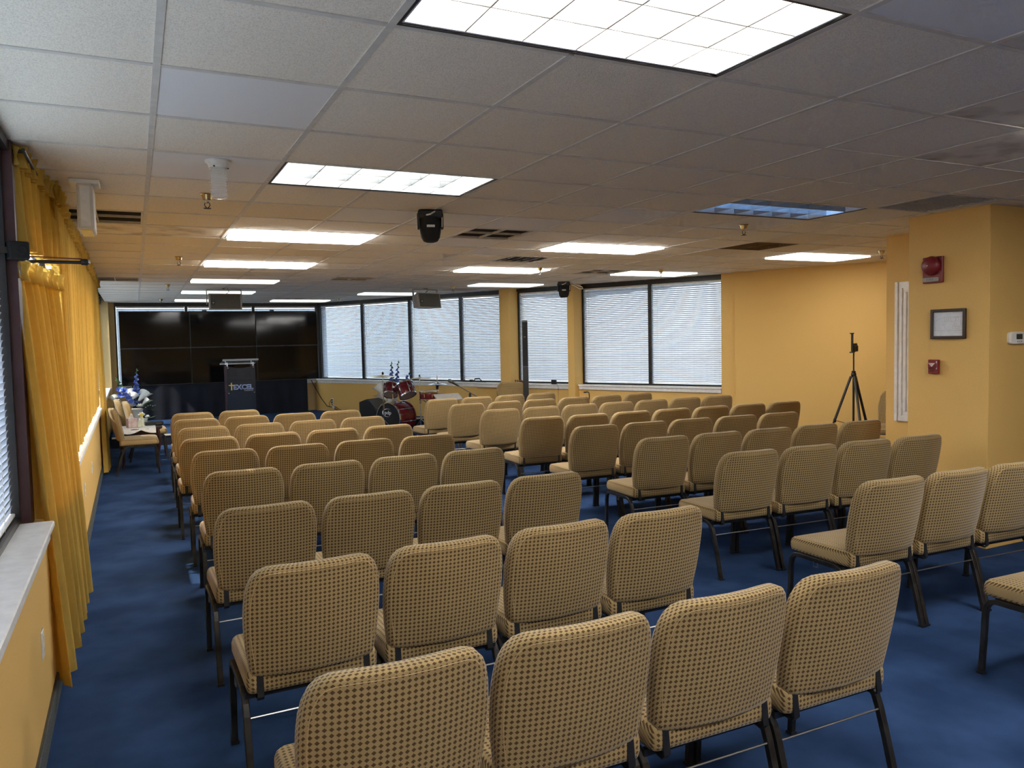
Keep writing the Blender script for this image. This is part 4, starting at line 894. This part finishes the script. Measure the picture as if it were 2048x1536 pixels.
cl = MB(); cl.grid(24, 20, lambda u, v: (-1.0 + .50 * u, 9.535 + .50 * v, .549 - .07 * max(0, (.05 - v) / .05) * (.3 + .7 * abs(math.sin(5 * u))))); cl.grid(24, 20, lambda u, v: (-1.0 + .50 * (1 - u), 9.538 + .497 * v, .5465 - .07 * max(0, (.05 - v) / .05) * (.3 + .7 * abs(math.sin(5 * (1 - u))))))
tag(cl.obj('table_cloth', 'cloth_white', None, True, ang=180), 'white cloth spread over the small dark table', 'cloth')
t = thing('tissue_box', 'pinkish tissue box with white tissue on small table', 'tissue box', (-.80, 9.75, .552), .3)
MB().bbox(-.06, .06, -.06, .06, 0, .125, .004).obj('box', 'tissue_box', t); MB().grid(6, 6, lambda u, v: ((u - .5) * .07 * (1 - v * .7), .02 * math.sin(u * 5) * (1 - v) + .01 * math.sin(v * 6), .12 + .075 * v)).obj('tissue', 'cloth_white', t, True, ang=180)
t = thing('hand_sanitizer', 'clear pump bottle with yellow-green liquid on small table', 'bottle', (-.70, 9.72, .552))
MB().lathe([(.034, 0), (.036, .01), (.034, .07), (.018, .09), (.012, .10)], 16).obj('bottle', 'bottle_clear', t, True); MB().lathe([(.014, .10), (.014, .115), (.005, .12), (.005, .135)], 10).obj('pump', 'white_plastic', t)
t = thing('spray_bottle', 'yellow-topped bottle standing behind the clear bottle', 'bottle', (-.67, 9.80, .552))
MB().lathe([(.032, 0), (.034, .01), (.033, .10), (.020, .13), (.014, .14)], 16).obj('bottle', 'bottle_clear', t, True); MB().lathe([(.018, .14), (.022, .15), (.016, .185), (.010, .19)], 12).obj('cap', 'spray_yellow', t, True)
t = thing('black_case', 'black zip case lying at the far end of table', 'case', (-.52, 9.96, .546), .2)
MB().bbox(-.12, .12, -.07, .07, 0, .05, .01).obj('body', 'black_plastic', t); MB().bbox(.02, .10, -.073, -.069, .015, .035, .002).obj('label_patch', 'grille_grey', t)

# ------------------------------------------------------------------ tripod
t = thing('tripod', 'black camera tripod with phone clamp before the yellow wall', 'tripod', (7.12, 4.40, 0), .2)
MB().tube([(0, 0, .52), (0, 0, 1.17)], .013, 10).obj('centre_tube', 'black_plastic', t); MB().tube([(0, 0, 1.15), (0, 0, 1.42)], .009, 8).obj('extension_tube', 'black_plastic', t)
MB().lathe([(.02, 1.12), (.030, 1.14), (.030, 1.165), (.022, 1.175), (.026, 1.19), (.012, 1.20)], 14).obj('collar', 'black_plastic', t, True); MB().lathe([(.016, .50), (.022, .52), (.018, .56)], 10).obj('hub', 'black_plastic', t)
for k in range(3):
    a = math.radians((229, 349, 109)[k]); c, s_ = math.cos(a), math.sin(a); R_ = .44
    MB().tube([(.03 * c, .03 * s_, 1.13), (.215 * c, .215 * s_, .585)], .012, sq=True).obj('upper_leg', 'black_plastic', t); MB().tube([(.21 * c, .21 * s_, .60), (R_ * c, R_ * s_, .01)], .009, sq=True).obj('lower_leg', 'black_plastic', t)
    MB().lathe([(.016, 0), (.018, .03), (.012, .045)], 8, M=Tr(.215 * c, .215 * s_, .56)).obj('lever_lock', 'black_plastic', t); MB().tube([(0, 0, .53), (.21 * c, .21 * s_, .585)], .004, 5).obj('brace', 'black_plastic', t); MB().lathe([(.014, 0), (.012, .02)], 8, M=Tr(R_ * c, R_ * s_, 0)).obj('foot', 'black_plastic', t)
MB().lathe([(.014, 1.42), (.024, 1.44), (.024, 1.50), (.012, 1.51)], 12).obj('pan_head', 'black_plastic', t, True); MB().bbox(-.018, .06, -.016, .016, 1.49, 1.53, .006).obj('tilt_joint', 'black_plastic', t)
MB().bbox(.04, .075, -.02, .02, 1.43, 1.505, .008).obj('grip', 'black_plastic', t); MB().bbox(-.045, -.027, -.012, .012, 1.42, 1.655, .003).obj('phone_clamp', 'black_plastic', t); MB().bbox(-.065, -.02, -.018, .018, 1.645, 1.658, .003).bbox(-.07, -.02, -.018, .018, 1.415, 1.43, .003).obj('clamp_jaw', 'black_plastic', t)

# ------------------------------------------------------------------ on the column
def on_col(name, label, cat, y, z): return thing(name, label, cat, (5.0, y, z), -PI / 2)
t = on_col('fire_bell', 'round red fire bell high on the column', 'fire bell', 1.845, 2.14)
MB().bbox(-.085, .085, -.022, .0, -.105, .100, .004).obj('back_plate', 'fire_red', t)
MB().lathe([(.030, .02), (.074, .022), (.076, .032), (.071, .050), (.055, .064), (.028, .073), (.001, .075)], 32, M=Tr(-.004, 0, .030) @ Rx(PI / 2)).obj('gong', 'fire_red', t, True)
MB().lathe([(.006, .073), (.006, .079), (.001, .081)], 10, M=Tr(-.004, 0, .030) @ Rx(PI / 2)).obj('screw', 'chrome', t)
MB().bbox(-.075, .055, -.034, -.020, -.094, -.062, .002).obj('name_plate', 'speaker_grey', t)
text_obj('lettering', 'FIRE', .026, 'ink', t, Tr(-.012, -.0345, -.078) @ FRONT, .0004, spacing=1.3)
t = on_col('floor_plan', 'framed floor plan on the column between bell and pull station', 'picture', 1.716, 1.709)
f = MB()
for a in ((-.144, -.122, -.116, .116), (.122, .144, -.116, .116), (-.122, .122, .094, .116), (-.122, .122, -.116, -.094)): f.bbox(a[0], a[1], -.022, .0, a[2], a[3], .003)
f.obj('frame', 'picture_wood', t); MB().box(-.122, .122, -.008, -.003, -.094, .094).obj('print', 'paper', t)
ln = MB()
def pl(x0, y0, x1, y1, w=.0011):
    k = .244 / 315; X = lambda x: -.122 + (x - 160) * k; Z = lambda y: .094 - (y - 728) * (.188 / 275)
    ax, az, bx_, bz = X(x0), Z(y0), X(x1), Z(y1); L = math.hypot(bx_ - ax, bz - az); nx, nz = -(bz - az) / L * w / 2, (bx_ - ax) / L * w / 2
    ln.add([(ax + nx, -.0085, az + nz), (ax - nx, -.0085, az - nz), (bx_ - nx, -.0085, bz - nz), (bx_ + nx, -.0085, bz + nz)], [(0, 1, 2, 3)])
for a in [(172, 830, 265, 790), (265, 790, 470, 790), (172, 830, 172, 940), (172, 940, 290, 940), (300, 940, 470, 940), (272, 892, 300, 935), (278, 795, 278, 838), (278, 838, 312, 838), (300, 795, 300, 830), (312, 800, 330, 800), (320, 800, 320, 838), (345, 795, 345, 838), (335, 838, 360, 838), (365, 795, 425, 795), (365, 838, 425, 838), (395, 795, 395, 838), (425, 795, 425, 838), (362, 858, 420, 858), (362, 880, 420, 880), (385, 858, 385, 880), (405, 858, 405, 880), (362, 895, 430, 895), (362, 895, 362, 938), (430, 895, 430, 938), (395, 895, 395, 918), (362, 918, 430, 918), (450, 800, 450, 870), (450, 870, 470, 870), (450, 845, 470, 845), (245, 877, 288, 877), (178, 780, 200, 780)]: pl(*a)
ln.obj('plan_lines', 'ink', t)
MB().box(-.123, .123, -.013, -.012, -.095, .095).obj('glazing', 'glass', t)
t = on_col('fire_pull_station', 'small red fire alarm pull station on the column', 'fire alarm', 1.828, 1.373)
MB().bbox(-.042, .042, -.030, .0, -.056, .056, .004).obj('body', 'fire_red', t); MB().bbox(-.036, .036, -.042, -.028, -.010, .030, .004).obj('pull_handle', 'fire_red', t)
MB().prism([(-.03, .03), (.03, .03), (0, .0)], .042, .045, M=Rx(PI / 2)).obj('arrow_mark', 'tissue_box', t); MB().bbox(.030, .036, -.036, -.028, -.02, .045, .002).obj('glass_rod', 'white_plastic', t)
for x in (-.02, .005): MB().lathe([(.005, .030), (.005, .033)], 8, M=Tr(x, 0, -.035) @ Rx(PI / 2)).obj('screw', 'black_plastic', t)
t = thing('thermostat', 'white thermostat at the right edge beside the column', 'thermostat', (5.318, 1.4, 1.59))
MB().rings([[(.102 * math.copysign(abs(math.cos(a)) ** .35, math.cos(a)) * k, y, .047 * math.copysign(abs(math.sin(a)) ** .45, math.sin(a)) * k) for a in [-2 * PI * i / 36 for i in range(36)]] for k, y in ((1, 0), (1, -.018), (.95, -.026), (.88, -.028))]).obj('body', 'white_plastic', t)
MB().box(-.03, .042, -.030, -.027, -.010, .030).obj('display', 'lcd', t)
for x in (-.015, .008, .031): MB().bbox(x - .007, x + .007, -.031, -.027, -.032, -.022, .002).obj('button', 'speaker_grey', t)
for z in (-.004, .018): MB().bbox(.062, .082, -.031, -.026, z - .007, z + .007, .002).obj('arrow_button', 'grille_grey', t)
